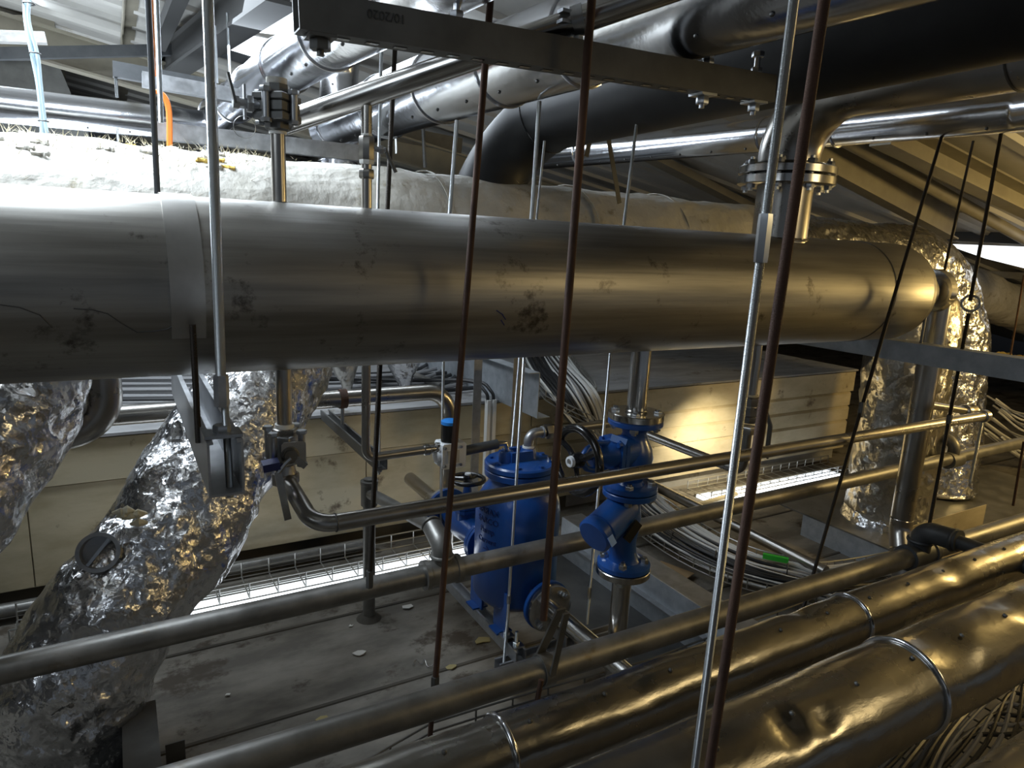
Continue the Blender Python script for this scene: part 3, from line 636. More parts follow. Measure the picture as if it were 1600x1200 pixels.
# globe valve
t = T('globe_valve', 'blue flanged globe valve with black handwheel facing left', 'valve', (mx_, VY, zf - .22))
zv2 = at(988, 762, y=VY).z
zg = at(985, 703, y=VY).z
O('flange', MB().lathe((mx_, VY, zf - .030), (0, 0, 1), [(0, .05), (.001, .080), (.003, .082), (.015, .082), (.017, .08), (.017, .04)], 48), m_blue, t)
b = MB().lathe((mx_, VY, zv2 + .016), (0, 0, 1), [(0, .045), (.012, .036), (.03, .042), (.055, .056), (.085, .062), (.115, .055), (.14, .042), (.16, .036), (zf - .030 - zv2 - .016, .045)], 36)
O('body', b, m_blue, t)
fo = O('flange', MB().lathe((mx_, VY, zv2), (0, 0, 1), [(0, .04), (0, .080), (.002, .082), (.015, .082), (.017, .078), (.018, .045)], 48), m_blue, t)
flange_bolts(fo, (mx_, VY, zv2 - .004), (0, 0, 1), .062, 4, .0135, .075, m_zincp, .75)
bd = V((-1, -.10, .0)).normalized(); g0 = V((mx_, VY, zg))
O('bonnet_neck', MB().lathe(g0, bd, [(0, .05), (.05, .05), (.075, .048), (.08, .05)], 28), m_blue, t)
O('bonnet_flange', sq(sq(MB(), g0 + bd * .062, bd, .098, .014), g0 + bd * .079, bd, .098, .014), m_blue, t)
for a_, b_ in ((-1, -1), (1, -1), (1, 1), (-1, 1)):
    _, sd2, u2 = basis(bd); c = g0 + bd * .075 + sd2 * a_ * .037 + u2 * b_ * .037; O('bolt', MB().hexa(c + bd * .016, bd, .009, .011), m_blue, t)
O('bonnet', MB().lathe(g0 + bd * .092, bd, [(0, .045), (.03, .036), (.045, .024), (.06, .022), (.062, .03), (.07, .03), (.072, .012)], 24), m_blue, t)
_, sd2, u2 = basis(bd)
for s2 in (-1, 1):
    O('yoke', MB().tube([g0 + bd * .10 + u2 * s2 * .034, g0 + bd * .15 + u2 * s2 * .042, g0 + bd * .185 + u2 * s2 * .03, g0 + bd * .20 + u2 * s2 * .012], [.010, .009, .009, .01], 10), m_blue, t)
O('stem', MB().cyl(g0 + bd * .16, g0 + bd * .25, .007, 12), m_bright, t)
hw = g0 + bd * .222
wh = O('handwheel', MB().ring(hw, bd, .092, .012, 48, 12).lathe(hw - bd * .012, bd, [(0, .02), (.004, .024), (.03, .020), (.034, .016)], 24), m_blackp, t)
for k in range(3):
    a = .5 + 2 * PI * k / 3; e = sd2 * math.cos(a) + u2 * math.sin(a)
    O('spoke', MB().tube([hw + e * .015, hw + e * .045 - bd * .006, hw + e * .09], [.011, .009, .010], 8), m_blackp, wh)
O('hub_nut', MB().lathe(hw + bd * .020, bd, [(0, .017), (.010, .015), (.011, .009), (.004, .008)], 20), m_white, wh, 'white hub ring')
O('label_plate', MB().bar(g0 + V((-.105, -.02, .055)), g0 + V((-.075, -.055, .045)), .002, .02), m_bluelab, t, 'pale blue blank label')

# Y strainer
zb = at(968, 884, y=VY).z
t = T('y_strainer', 'blue Y-shaped strainer with slanting cylinder below the globe valve', 'strainer', (mx_, VY, zb))
O('flange', MB().lathe((mx_, VY, zv2 - .022), (0, 0, 1), [(0, .045), (.001, .080), (.003, .082), (.016, .082), (.018, .08), (.018, .04)], 48), m_blue, t)
O('body', MB().tube(spline([(mx_, VY, zv2 - .02), (mx_ - .01, VY, zv2 - .06), (mx_ - .018, VY, (zv2 + zb) / 2), (mx_ - .008, VY, zb + .05), (mx_, VY, zb + .012)], 5), [.05, .045, .042, .042, .044, .046, .05, .052, .052, .052, .052, .05, .046, .043, .042, .042, .042, .044, .047, .05, .055], 30), m_blue, t)
sd_d = (at(918, 846, y=VY - .05) - at(985, 782, y=VY)).normalized(); s0 = at(978, 790, y=VY)
O('screen_housing', MB().lathe(s0, sd_d, [(0, .05), (.03, .053), (.125, .053), (.128, .049), (.134, .049), (.136, .055), (.158, .055), (.164, .048), (.165, 0)], 36), m_blue, t)
_, s3, u3 = basis(sd_d, (0, -1, .3))
O('label_plate', MB().bar(s0 + sd_d * .138 + u3 * .0545 - s3 * .02, s0 + sd_d * .160 + u3 * .0545 - s3 * .02, .030, .003, (0, -1, .3)), m_bluelab, t, 'pale blue blank label')
np_ = s0 + sd_d * .085 + V((.045, -.045, -.02))
O('name_plate', MB().bar(np_ - V((.012, 0, .028)), np_ + V((.030, -.0, .022)), .040, .006, (.3, -1, .1)), m_plate, t, 'black name plate')
O('flange', MB().lathe((mx_, VY, zb - .003), (0, 0, 1), [(0, .04), (0, .080), (.002, .082), (.015, .082), (.02, .07), (.024, .05)], 48), m_blue, t)
fl2 = T('flanged_pipe', 'stainless flange and pipe going down under the blue strainer', 'pipe', (mx_, VY, zb - .2))
fo = O('flange', MB().lathe((mx_, VY, zb - .026), (0, 0, 1), [(0, .03), (0, .082), (.002, .084), (.019, .084), (.021, .082), (.021, .03)], 48), m_bright, fl2)
flange_bolts(fo, (mx_, VY, zb - .004), (0, 0, 1), .062, 4, .0135, .08, m_zincp, .75)
zl = at(965, 1010, y=VY).z
O('pipe', MB().tube(fil([(mx_, VY, zb - .02), (mx_, VY, zl - .13), (mx_ - .02, VY, zl - .14)], .03), .0305, 32), m_bright, fl2)

# right small ball valve drop
rx = at(1180, 570, y=VY).x; zr = at(1166, 620, y=VY).z; ze = at(1156, 738, y=VY).z
t = T('drain_pipe', 'small stainless drain pipe under the vessel turning back behind the blue valve', 'pipe', (rx, VY, ze))
O('drop_leg', MB().cyl((rx, VY, zr), (rx, VY, VZ - VR + .02), .0165, 20), m_stain, t)
pe2 = at(1005, 672, x=rx); pe2.z = ze
O('elbow_run', MB().tube(fil([(rx, VY, zr - .12), (rx, VY, ze), (rx, pe2.y, ze)], .04, 8), .0165, 20), m_stain, t)
bv = T('ball_valve', 'small stainless lever ball valve on the drop pipe right of strainer', 'valve', (rx, VY, zr - .12))
O('tape', MB().cyl((rx, VY, zr - .002), (rx, VY, zr + .006), .021, 20), m_cream, bv)
O('body', MB().lathe((rx, VY, zr - .09), (0, 0, 1), [(0, .024), (.006, .028), (.022, .028), (.024, .025), (.028, .031), (.055, .032), (.058, .026), (.064, .028), (.085, .028), (.09, .023)], 8), m_stain, bv)
O('union_nut', MB().hexa((rx, VY, zr - .128), (0, 0, 1), .029, .026), m_stain, bv)
O('stem', MB().cyl((rx, VY, zr - .05), (rx + .055, VY - .02, zr - .05), .012, 14).hexa((rx + .04, VY - .014, zr - .05), (1, -.35, 0), .02, .014), m_stain, bv)
O('lever', MB().bar((rx + .055, VY - .02, zr - .05), (rx + .075, VY - .03, zr - .10), .02, .005, (1, -.3, .3)).bar((rx + .075, VY - .03, zr - .10), (rx + .075, VY - .03, zr - .215), .02, .005, (1, -.3, 0)), m_galvk, bv)

# far end down pipe
zd = at(1402, 828, y=VY).z
t = T('vessel_outlet_pipe', 'stainless pipe falling steeply from the vessel end in front of foil ducts', 'pipe', (dx, VY, zd))
O('pipe', MB().tube(fil([(dx, VY, VZ + .02), (dx, VY, zd), (dx - .05, VY - .06, zd - .12), (dx - .07, VY - .10, zd - .24)], .09, 8), .044, 36), m_stain, t)
O('weld', MB().ring((dx, VY, zd + .05), (0, 0, 1), .0445, .0025, 28, 6), m_bright, t)
O('weld', MB().ring((dx - .03, VY - .035, zd - .07), (.4, .5, 1), .0455, .0025, 28, 6), m_bright, t)
q1 = at(1445, 632, y=1.52); q2 = at(1510, 642, y=1.52)
TT('branch_pipe', MB().tube([q1, q2], .016, 20).lathe(q2, q2 - q1, [(-.02, .018), (-.015, .026), (.03, .026), (.04, .034), (.05, .034), (.052, .02)], 12), m_stain, 'short dark stainless branch with union on the steep pipe at right', 'pipe')

# ================================================================== GALVANISED PIPES A and B
AY = 1.72; a0 = at(-20, 1052, y=AY); a1 = at(690, 893, y=AY); a2 = at(1640, 682, y=AY)
t = T('galvanised_pipe', 'upper galvanised pipe passing in front of the blue tank with a tee', 'pipe', (a1.x, AY, a1.z))
O('run', MB().tube([a0, a1, a2], .0315, 32), m_galvd, t)
da = (a2 - a0).normalized(); O('tee', MB().lathe(a1 - da * .06, da, [(0, .038), (.001, .044), (.016, .044), (.018, .040), (.10, .040), (.102, .044), (.118, .044), (.119, .038)], 32), m_galvd, t)
O('elbow', MB().tube(fil([a1, a1 + V((0, 0, .085)), a1 + V((0, .075, .115))], .04, 8), .031, 26).ring(a1 + V((0, 0, .052)), (0, 0, 1), .031, .006), m_galvd, t)
arm1 = at(577, 770, x=a1.x)
O('branch', MB().tube([a1 + V((0, .07, .113)), V((arm1.x, arm1.y, arm1.z))], .0215, 24).ring(a1 + V((0, .085, .118)), (0, 1, .3), .027, .005), m_galvd, t)
rt = at(1488, 718, y=AY)
O('tee', MB().lathe(rt - da * .05, da, [(0, .037), (.001, .042), (.1, .042), (.101, .037)], 32), m_galvd, t)
O('elbow', MB().tube(fil([rt, rt + V((0, 0, .10)), rt + V((-.02, .12, .10))], .05, 8), .028, 24), m_galvd, t)
# post
pf = V((arm1.x, arm1.y, 0))
t = T('stand_pipe', 'square-topped galvanised stand pipe rising from the floor left of the tank', 'pipe', pf)
O('post', MB().cyl(pf, pf + V((0, 0, arm1.z)), .024, 24), m_galvd, t)
O('tee', MB().lathe(pf + V((0, 0, arm1.z - .05)), (0, 0, 1), [(0, .027), (.001, .032), (.085, .032), (.087, .034), (.10, .034), (.101, .022), (.108, .022)], 26), m_galvd, t)
O('base_seal', MB().lathe(pf, (0, 0, 1), [(0, .05), (.008, .042), (.018, .028), (.02, .02)], 16), m_kerb, t)

BY = 1.17; cm = at(850, 1046, y=BY); c1 = at(1434, 866, y=BY); c0 = cm + (cm - c1) * 1.1; c2 = cm + (c1 - cm) * 1.7
t = T('galvanised_pipe', 'lower galvanised pipe running from bottom left, hung on rusty rods', 'pipe', (cm.x, BY, cm.z))
O('run', MB().tube([c0, cm, c1, c2], .033, 40), m_galvd, t)
db = (c1 - cm).normalized()
O('tee', MB().lathe(c1 - db * .075, db, [(0, .036), (.001, .044), (.02, .044), (.022, .040), (.13, .040), (.132, .044), (.15, .044), (.151, .036)], 36), m_dark, t)
e1 = c1 + V((0, 0, .115)); e2 = at(1660, 850 + 22, y=.62)
br = at(1460, 832, y=BY); e2 = V((br.x + .04, .35, br.z - .01))
O('elbow', MB().tube(fil([c1, c1 + V((0, 0, .09)), c1 + V((.0, -.12, .10))], .05, 10), .036, 32).ring(c1 + V((0, 0, .052)), (0, 0, 1), .036, .007).ring(c1 + V((0, -.105, .097)), (0, 1, 0), .034, .007), m_dark, t)
O('branch', MB().tube([c1 + V((0, -.08, .095)), c1 + V((.02, -1.0, .10))], .024, 28), m_dark, t, 'dark branch pipe')
# clamp of rusty rod
ck = cm
O('clamp', MB().band(ck, db, .034, .028, .004, 36).bar(ck + V((0, -.034, 0)), V((ck.x + .002, 1.10, at(850, 968, y=1.10).z)), .016, .005, (0, 1, 0)).bar(ck + V((0, .034, 0)), V((ck.x + .002, 1.12, at(850, 968, y=1.10).z)), .024, .005, (0, 1, 0)), m_galvd, t, 'steel hanger strap')

# ================================================================== BLUE TANK
TX, TY, TR = at(808, 820, y=1.93).x, 1.93, .150
FZ = .10
zt0 = at(806, 938, y=1.93).z; zt1 = at(812, 738, y=1.93).z
t = T('pump_tank', 'blue enamelled upright tank with bolted lid and cast lettering', 'tank', (TX, TY, .05))
O('shell', MB().lathe((TX, TY, zt0), (0, 0, 1), [(0, .03), (.004, .06), (.02, .11), (.045, .14), (.06, TR)] + [(zt1 - zt0 - .13, TR), (zt1 - zt0 - .09, .144), (zt1 - zt0 - .055, .124), (zt1 - zt0 - .03, .103), (zt1 - zt0 - .02, .098), (zt1 - zt0, .098)], 56), m_blue, t)
O('flange', MB().lathe((TX, TY, zt1 - .006), (0, 0, 1), [(0, .098), (0, .120), (.003, .124), (.022, .124), (.024, .122), (.024, .05)], 48), m_blue, t)
lid = O('lid', MB().lathe((TX, TY, zt1 + .021), (0, 0, 1), [(0, .09), (0, .122), (.003, .125), (.018, .125), (.024, .120), (.026, .07), (.030, .065), (.031, 0)], 48), m_blue, t)
for k in range(8):
    a = .2 + 2 * PI * k / 8; c = V((TX + .104 * math.cos(a), TY + .104 * math.sin(a), zt1 + .040)); O('bolt', MB().lathe(c, (0, 0, 1), [(0, .013), (.004, .013), (.005, .010), (.013, .010)], 6), m_blue, lid)
O('lug', MB().box(TX - .055, TX + .03, TY - .035, TY - .02, zt1 + .045, zt1 + .085).box(TX - .055, TX + .03, TY + .02, TY + .035, zt1 + .045, zt1 + .085), m_blue, lid, smooth=False)
O('port', MB().lathe((TX - .055, TY + .0, zt1 + .045), (0, 0, 1), [(0, .03), (.03, .028), (.04, .022), (.041, .012)], 20).lathe((TX + .03, TY, zt1 + .045), (0, 0, 1), [(0, .032), (.03, .028), (.042, .024), (.043, .012)], 20), m_blue, lid)
O('plug', MB().lathe((TX + .085, TY - .055, zt1 + .045), (0, 0, 1), [(0, .010), (.018, .010), (.019, .006)], 8), m_bright, lid)
for sx_, sy_ in ((-1, -.2), (1, -.2), (0, .9)):
    pass
for (dx_, dy_) in ((-.10, -.085), (-.10, .095), (.10, -.085), (.10, .095)):
    c = V((TX + dx_, TY + dy_, 0)); O('leg', MB().box(c.x - .004, c.x + .004, c.y - .045, c.y + .045, FZ + .085, zt0 + .11), m_blue, t, smooth=False)
    O('foot_plate', MB().box(c.x - .03, c.x + .03, c.y - .03, c.y + .03, FZ + .083, FZ + .089), m_blue, t, smooth=False)
# outlet: nozzle and flange towards the viewer, low
zo = at(848, 940, y=1.78).z; ox = at(848, 940, y=1.78).x
O('outlet_nozzle', MB().lathe((ox, TY - .02, zo), (0, -1, 0), [(0, .075), (.08, .072), (.11, .06), (.15, .055)], 28), m_blue, t)
fo = O('flange', MB().lathe((ox, TY - .165, zo), (0, -1, 0), [(0, .04), (0, .086), (.002, .088), (.016, .088), (.018, .08)], 44), m_blue, t)
# inlet nozzle other side
yi = 2.08
O('inlet_nozzle', MB().lathe((TX - .02, TY + .05, zt0 + .15), (0, 1, 0), [(0, .05), (.12, .045), (.13, .045)], 24), m_blue, t)
O('flange', MB().lathe((TX - .02, TY + .175, zt0 + .15), (0, 1, 0), [(0, .04), (0, .085), (.016, .085), (.017, .04)], 40), m_blue, t)
# lettering bent round the shell
def letters(par, txt, size, ang0, z, m):
    cu = bpy.data.curves.new('cast_letters', 'FONT'); cu.body = txt; cu.size = size; cu.extrude = .0012; cu.align_x = 'CENTER'
    tmp = bpy.data.objects.new('tmp', cu); COL.objects.link(tmp); me = bpy.data.meshes.new_from_object(tmp); bpy.data.objects.remove(tmp)
    for vv in me.vertices:
        a = ang0 + vv.co.x / TR; r_ = TR + .0005 + vv.co.z
        vv.co = V((TX + r_ * math.cos(a), TY + r_ * math.sin(a), z + vv.co.y)) - WL[par.name]
    me.materials.clear(); me.materials.append(m)
    o = bpy.data.objects.new('lettering', me); COL.objects.link(o); o.parent = par; WL[o.name] = WL[par.name]; return o
la = math.atan2(-TY, -TX) - .75
for k, (s_, sz) in enumerate((('SPIRAX', .030), ('SARCO', .030), ('Pump', .030), ('Current', .026), ('\u2192', .04))):
    letters(t, s_, sz, la, at(762, 811 + 15.2 * k, y=TY - .08).z, m_text)
# stainless outlet pipe + flange
fo = T('flanged_pipe', 'stainless pipe with bolted flange leaving the foot of the blue tank', 'pipe', (ox, TY - .3, zo - .08))
fz = O('flange', MB().lathe((ox, TY - .185, zo), (0, -1, 0), [(0, .03), (0, .083), (.016, .084), (.018, .08), (.018, .03)], 44), m_bright, fo)
flange_bolts(fz, (ox, TY - .185, zo), (0, -1, 0), .066, 4, .012, .085, m_zincp, .8)
yo = at(940, 1003, x=ox).y
O('pipe', MB().tube([(ox, TY - .20, zo), (ox + .012, min(yo, 1.25), zo - .01)], .030, 30), m_bright, fo)
# inlet valve beyond the tank
iv = V((TX - .02, 2.29, zt0 + .15))
t = T('gate_valve', 'blue valve with black horizontal handwheel behind the left side of the tank', 'valve', iv - V((0, 0, .08)))
O('flange', MB().lathe((iv.x, 2.124, iv.z), (0, 1, 0), [(0, .04), (0, .085), (.016, .085), (.018, .045)], 40), m_blue, t)
O('body', MB().lathe((iv.x, 2.14, iv.z), (0, 1, 0), [(0, .042), (.04, .04), (.10, .052), (.17, .06), (.24, .05), (.30, .04), (.33, .042)], 28), m_blue, t)
O('flange', MB().lathe((iv.x, 2.46, iv.z), (0, 1, 0), [(0, .045), (.002, .098), (.018, .098), (.02, .04)], 40), m_blue, t)
O('bonnet', MB().lathe(iv, (0, 0, 1), [(0, .045), (.07, .045), (.075, .03), (.12, .022), (.15, .018), (.18, .014)], 24), m_blue, t)
O('bonnet_flange', sq(sq(MB(), iv + V((0, 0, .07)), (0, 0, 1), .095, .014, up=(0, 1, 0)), iv + V((0, 0, .087)), (0, 0, 1), .095, .014, up=(0, 1, 0)), m_blue, t)
hz = iv + V((0, 0, .20)); hw2 = O('handwheel', MB().ring(hz, (0, 0, 1), .065, .009, 40, 10).lathe(hz - V((0, 0, .01)), (0, 0, 1), [(0, .018), (.02, .018), (.03, .014)], 18), m_blackp, t)
for k in range(3):
    a = .4 + 2 * PI * k / 3; e = V((math.cos(a), math.sin(a), 0)); O('spoke', MB().tube([hz + e * .012, hz + e * .064], [.009, .007], 8), m_blackp, hw2)
O('hub_nut', MB().lathe(hz + V((0, 0, .018)), (0, 0, 1), [(0, .013), (.008, .012), (.009, .006)], 16), m_white, hw2)
O('stem', MB().cyl(iv + V((0, 0, .15)), hz, .007, 10), m_bright, t)
fl3 = MB().lathe((iv.x, 2.482, iv.z), (0, 1, 0), [(0, .03), (0, .095), (.016, .095), (.018, .03), (.42, .03)], 36)
TT('inlet_pipe', fl3, m_stain, 'stainless pipe stub beyond the blue valve behind the tank', 'pipe')

# steam/air line with solenoid valve into the tank top (runs along X at y=TY)
s1 = at(572, 560, y=TY); s2 = at(572, 716, y=TY); s3_ = at(686, 710, y=TY)
t = T('supply_pipe', 'thin stainless pipe dropping behind the vessel and turning right to the white actuator', 'pipe', (s1.x, TY, s2.z))
O('pipe', MB().tube(fil([V((s1.x, TY, 1.6)), V((s1.x, TY, s2.z)), V((s3_.x - .02, TY, s2.z + .005))], .03, 8), .0135, 20), m_stain, t)
O('coupling', MB().lathe((s3_.x - .055, TY, s2.z + .004), (1, 0, 0), [(0, .014), (.003, .018), (.02, .018), (.024, .014), (.04, .014), (.045, .02), (.06, .02)], 10), m_bright, t)
av = at(713, 707, y=TY); zA = av.z
t = T('solenoid_valve', 'white block valve with black coil and bright blue cap left of the tank lid', 'valve', (av.x, TY, zA - .04))
ax0 = s3_.x + .004
O('body', sq(MB(), (ax0 + .036, TY - .032, zA), (0, 1, 0), .084, .064, .12), m_white, t)
O('port', MB().lathe((ax0 - .02, TY, zA - .003), (1, 0, 0), [(0, .016), (.004, .024), (.012, .026), (.02, .03)], 16), m_white, t)
O('port', MB().lathe((ax0 + .062, TY, zA), (1, 0, 0), [(0, .028), (.012, .024), (.02, .018)], 16), m_white, t)
O('face_plate', MB().box(ax0 + .012, ax0 + .052, TY - .036, TY - .032, zA - .022, zA + .02), m_paper, t, smooth=False)
O('coil', MB().cyl((ax0 + .032, TY, zA + .034), (ax0 + .032, TY, zA + .10), .029, 28), m_blackp, t)
O('cap', MB().lathe((ax0 + .032, TY, zA + .10), (0, 0, 1), [(0, .029), (.010, .029), (.014, .022), (.015, 0)], 28), m_blabel, t, 'bright blue cap')
for (u_2, v_) in ((-.028, .03), (.028, .03), (-.028, -.03), (.028, -.03)): O('screw', MB().hexa((ax0 + .03 + u_2, TY - .033, zA + v_), (0, -1, 0), .005, .006), m_zincp, t)
t = T('insulated_pipe', 'short dark grey insulated pipe from white actuator to tank lid', 'pipe', (ax0 + .12, TY, zA))
O('insulation', MB().tube([(ax0 + .085, TY, zA + .002), (TX - .095, TY, zA + .012)], .0165, 20), m_dark, t)
O('connector', MB().tube([(TX - .10, TY, zA + .012), (TX - .065, TY, zA + .012), (TX - .055, TY, zt1 + .08)], .010, 12), m_bright, t)
# elbow on the lid going right
zE = at(822, 678, y=TY).z
t = T('vent_pipe', 'malleable iron elbow and pipe on the tank lid running behind the handwheel', 'pipe', (TX + .03, TY, zt1 + .088))
O('elbow', MB().tube(fil([(TX + .03, TY, zt1 + .086), (TX + .03, TY, zE), (TX + .09, TY, zE)], .03, 8), .0175, 22).ring((TX + .085, TY, zE), (1, 0, 0), .018, .004), m_galv, t)
O('tape', MB().cyl((TX + .03, TY, zt1 + .082), (TX + .03, TY, zt1 + .094), .021, 20), m_seal, t)
O('union_nut', MB().hexa((TX + .095, TY, zE), (1, 0, 0), .027, .03), m_stain, t)
O('pipe', MB().cyl((TX + .12, TY, zE), (TX + .46, TY, zE + .004), .0165, 20), m_stain, t)

# support frame of the tank
def strut_profile(w_=.041, h=.041, t_=.003, lip=.007): 
    a = w_ / 2; return [(-a, 0), (a, 0), (a, h), (a - lip, h), (a - lip, h - t_), (a - t_, h - t_), (a - t_, t_), (-a + t_, t_), (-a + t_, h - t_), (-a + lip, h - t_), (-a + lip, h), (-a, h)]
t = T('tank_frame', 'galvanised strut frame carrying the blue tank above the floor', 'frame', (TX, TY, 0))
fx = TX - .10; fx2 = TX + .10
for xx in (fx, fx2): O('rail', MB().prof((xx, 1.70, FZ + .042), (xx, 2.42, FZ + .042), strut_profile()), m_galv, t, smooth=False)
cyf = at(785, 1040, z=FZ + .02).y
for yy, xa in ((cyf, at(776, 1042, z=FZ + .02).x), (2.36, at(672, 925, z=FZ + .02).x)): O('cross_rail', MB().prof((xa, yy, FZ), (TX + .35, yy, FZ), strut_profile()), m_galv, t, smooth=False)
for yy in (1.735, 1.80):
    O('washer_plate', MB().box(fx - .022, fx + .022, yy - .02, yy + .02, FZ + .083, FZ + .089), m_zincp, t, smooth=False)
    O('bolt', MB().cyl((fx, yy, FZ + .05), (fx, yy, FZ + .135), .006, 12).hexa((fx, yy, FZ + .089), (0, 0, 1), .012, .011), m_zinc, t)

# ================================================================== TOP STRUT, LEFT STRUT, RIGHT BEAM
YS = 1.17
s0_ = at(462, 18, y=YS); s1_ = at(1201, 141, y=YS)
t = T('channel_strut', 'long dark galvanised strut spanning the top, carrying the clad pipes', 'strut', s0_)
hh = .058; pw = .041; prf = [(-pw / 2, -hh / 2), (pw / 2, -hh / 2), (pw / 2, hh / 2), (pw / 2 - .008, hh / 2), (pw / 2 - .008, hh / 2 - .003), (pw / 2 - .003, hh / 2 - .003), (pw / 2 - .003, -hh / 2 + .003), (-pw / 2 + .003, -hh / 2 + .003), (-pw / 2 + .003, hh / 2 - .003), (-pw / 2 + .008, hh / 2 - .003), (-pw / 2 + .008, hh / 2), (-pw / 2, hh / 2)]
O('channel', MB().prof(s0_, s1_, prf), m_galvk, t, smooth=False)
n_ = 22; sl = MB()
for k in range(n_):
    c = s0_.lerp(s1_, (k + .5) / n_); d = (s1_ - s0_).normalized(); O('slot', MB().bar(c - d * .011 - V((0, 0, hh / 2 + .0006)), c + d * .011 - V((0, 0, hh / 2 + .0006)), .012, .0012), m_blackp, t, smooth=False)
d = (s1_ - s0_).normalized()
for (px_, py_, mm, rr) in ((500, 45, m_galvk, .017), (1098, 150, m_zincp, .014), (1178, 163, m_zincp, .013)):
    c = s0_.lerp(s1_, (at(px_, py_, y=YS).x - s0_.x) / (s1_.x - s0_.x)) - V((0, 0, hh / 2))
    O('square_washer', MB().bar(c - d * .022 - V((0, 0, .003)), c + d * .022 - V((0, 0, .003)), .042, .005), mm, t, smooth=False)
    O('nut', MB().hexa(c - V((0, 0, .022)), (0, 0, 1), rr, .016).cyl(c - V((0, 0, .03)), c, .006, 10), mm, t)
for px_ in (712, 1106, 1183):
    c = s0_.lerp(s1_, (at(px_, 100, y=YS).x - s0_.x) / (s1_.x - s0_.x)) + V((0, 0, hh / 2))
    O('bolt', MB().cyl(c - V((0, 0, .01)), c + V((0, 0, .05)), .0065, 10).hexa(c + V((0, 0, .002)), (0, 0, 1), .013, .012).hexa(c + V((0, 0, .036)), (0, 0, 1), .014, .012), m_zincp, t)
def plane_text(par, txt, size, org, xdir, ydir, m, ext=.0004):
    cu = bpy.data.curves.new('mark', 'FONT'); cu.body = txt; cu.size = size; cu.extrude = ext
    tmp = bpy.data.objects.new('tmp', cu); COL.objects.link(tmp); me = bpy.data.meshes.new_from_object(tmp); bpy.data.objects.remove(tmp)
    zd_ = V(xdir).cross(V(ydir))
    for vv in me.vertices: vv.co = V(org) + V(xdir) * vv.co.x + V(ydir) * vv.co.y + zd_ * vv.co.z - WL[par.name]
    me.materials.clear(); me.materials.append(m); o = bpy.data.objects.new('stamped_mark', me); COL.objects.link(o); o.parent = par; WL[o.name] = WL[par.name]
mo = at(634, 24, y=YS - pw / 2 - .0008)
plane_text(t, '10/2020', .020, mo, (-d.x, 0, -d.z), (0, 0, -1), m_emb)

# left U channel under the vessel
lx = at(352, 690, y=1.20).x; z_top = at(352, 690, y=1.20).z; hz_ = .098
t = T('channel_strut', 'deep open channel strut pointing at the viewer under the vessel at left', 'strut', (lx, 1.2, z_top - hz_))
W2 = .029; zt_ = z_top
prf = [(-W2, -hz_), (W2, -hz_), (W2, 0), (W2 - .010, 0), (W2 - .010, -.004), (W2 - .004, -.004), (W2 - .004, -hz_ + .004), (-W2 + .004, -hz_ + .004), (-W2 + .004, -.004), (-W2 + .010, -.004), (-W2 + .010, 0), (-W2, 0)]
O('channel', MB().prof((lx, 1.20, zt_), (lx, 2.05, zt_), prf), m_galv, t, smooth=False)
O('washer_plate', MB().box(lx - .031, lx + .031, 1.215, 1.265, zt_ + .001, zt_ + .007), m_zincp, t, smooth=False)
O('nut', MB().hexa((lx, 1.24, zt_ + .007), (0, 0, 1), .015, .013), m_zincp, t)
# U-bolt leg
ub = at(302, 600, y=VY - VR - .012)
O('u_bolt', MB().cyl((sx + .004, VY - VR - .012, zt_ - .03), (sx + .004, VY - VR - .012, at(300, 507, y=VY - VR - .012).z), .0055, 12), m_black_rod, t)
# right beam
bX = 2.50; zbm = VZ - VR - .036
t = T('support_beam', 'grey galvanised steel beam crossing under the vessel to right edge', 'beam', (bX, 1.0, zbm))
bprf = [(-.035, -.036), (.035, -.036), (.035, -.03), (-.029, -.03), (-.029, .03), (.035, .03), (.035, .036), (-.035, .036)]
za_ = at(1600, 590, x=bX - .035)
O('channel', MB().prof((bX, .7, zbm + .004), (bX, 2.15, zbm), bprf), m_galvl, t, smooth=False)
O('saddle', MB().cyl((bX, VY - VR * .8, zbm + .02), (bX, VY - VR * .8, VZ - .03), .005, 10), m_galvd, t)

# ================================================================== RODS
def rod(px0, py0, px1, py1, y, r, m, label, grp=None, y1=None, coup=(), name='threaded_rod', cm_=None, clevis=None):
    a = at(px0, py0, y=y); b = at(px1, py1, y=y if y1 is None else y1)
    t = T(name, label, 'rod', b, grp)
    O('rod', MB().cyl(a, b, r, 12), m, t)
    for (cx_, cy_, L_) in coup:
        f = (cy_ - py0) / (py1 - py0); # interpolate by height on the plane
        c = a.lerp(b, (a.z - at(cx_, cy_, y=y).z) / (a.z - b.z)); O('coupling', MB().hexa(c - V((0, 0, L_ / 2)), (0, 0, 1), r * 1.5, L_), cm_ or m_galvk, t)
    if clevis:
        c = at(*clevis, y=y); O('ring', MB().ring(c, (.9, .42, 0), .026, .0045, 28, 8), m_zincp, t)
    return t
def ztop(px, py, y): return (px, py)
rod(1291, -20, 1104, 1230, .47, .0058, m_rust, 'thick brown rusted rod nearest the camera, right of the zinc rod')
rod(1243, -20, 1082, 1230, .50, .0050, m_zinc, 'thick bright zinc rod with long coupling beside the rusted rod at right', coup=((1187, 372, .05),), cm_=m_zincp)
rod(926, -20, 849, 968, 1.10, .0082, m_rust, 'rusted rod in front of the top strut, holding the lower galvanised pipe')
rod(846, 1062, 838, 1102, 1.12, .006, m_rust, 'short rusted rod end below the lower galvanised pipe hanger')
rod(768, -20, 679, 1078, 1.245, .0068, m_rust, 'rusted rod crossing in front of the tee left of the tank', coup=((684, 1066, .035),))
rod(678, 1085, 672, 1150, 1.26, .006, m_rust, 'rusted rod stub behind the lower pipe near the wire tray')
rod(617, 78, 605, 332, 1.72, .0062, m_black_rod, 'dark rod rising behind the vessel right of the small valve')
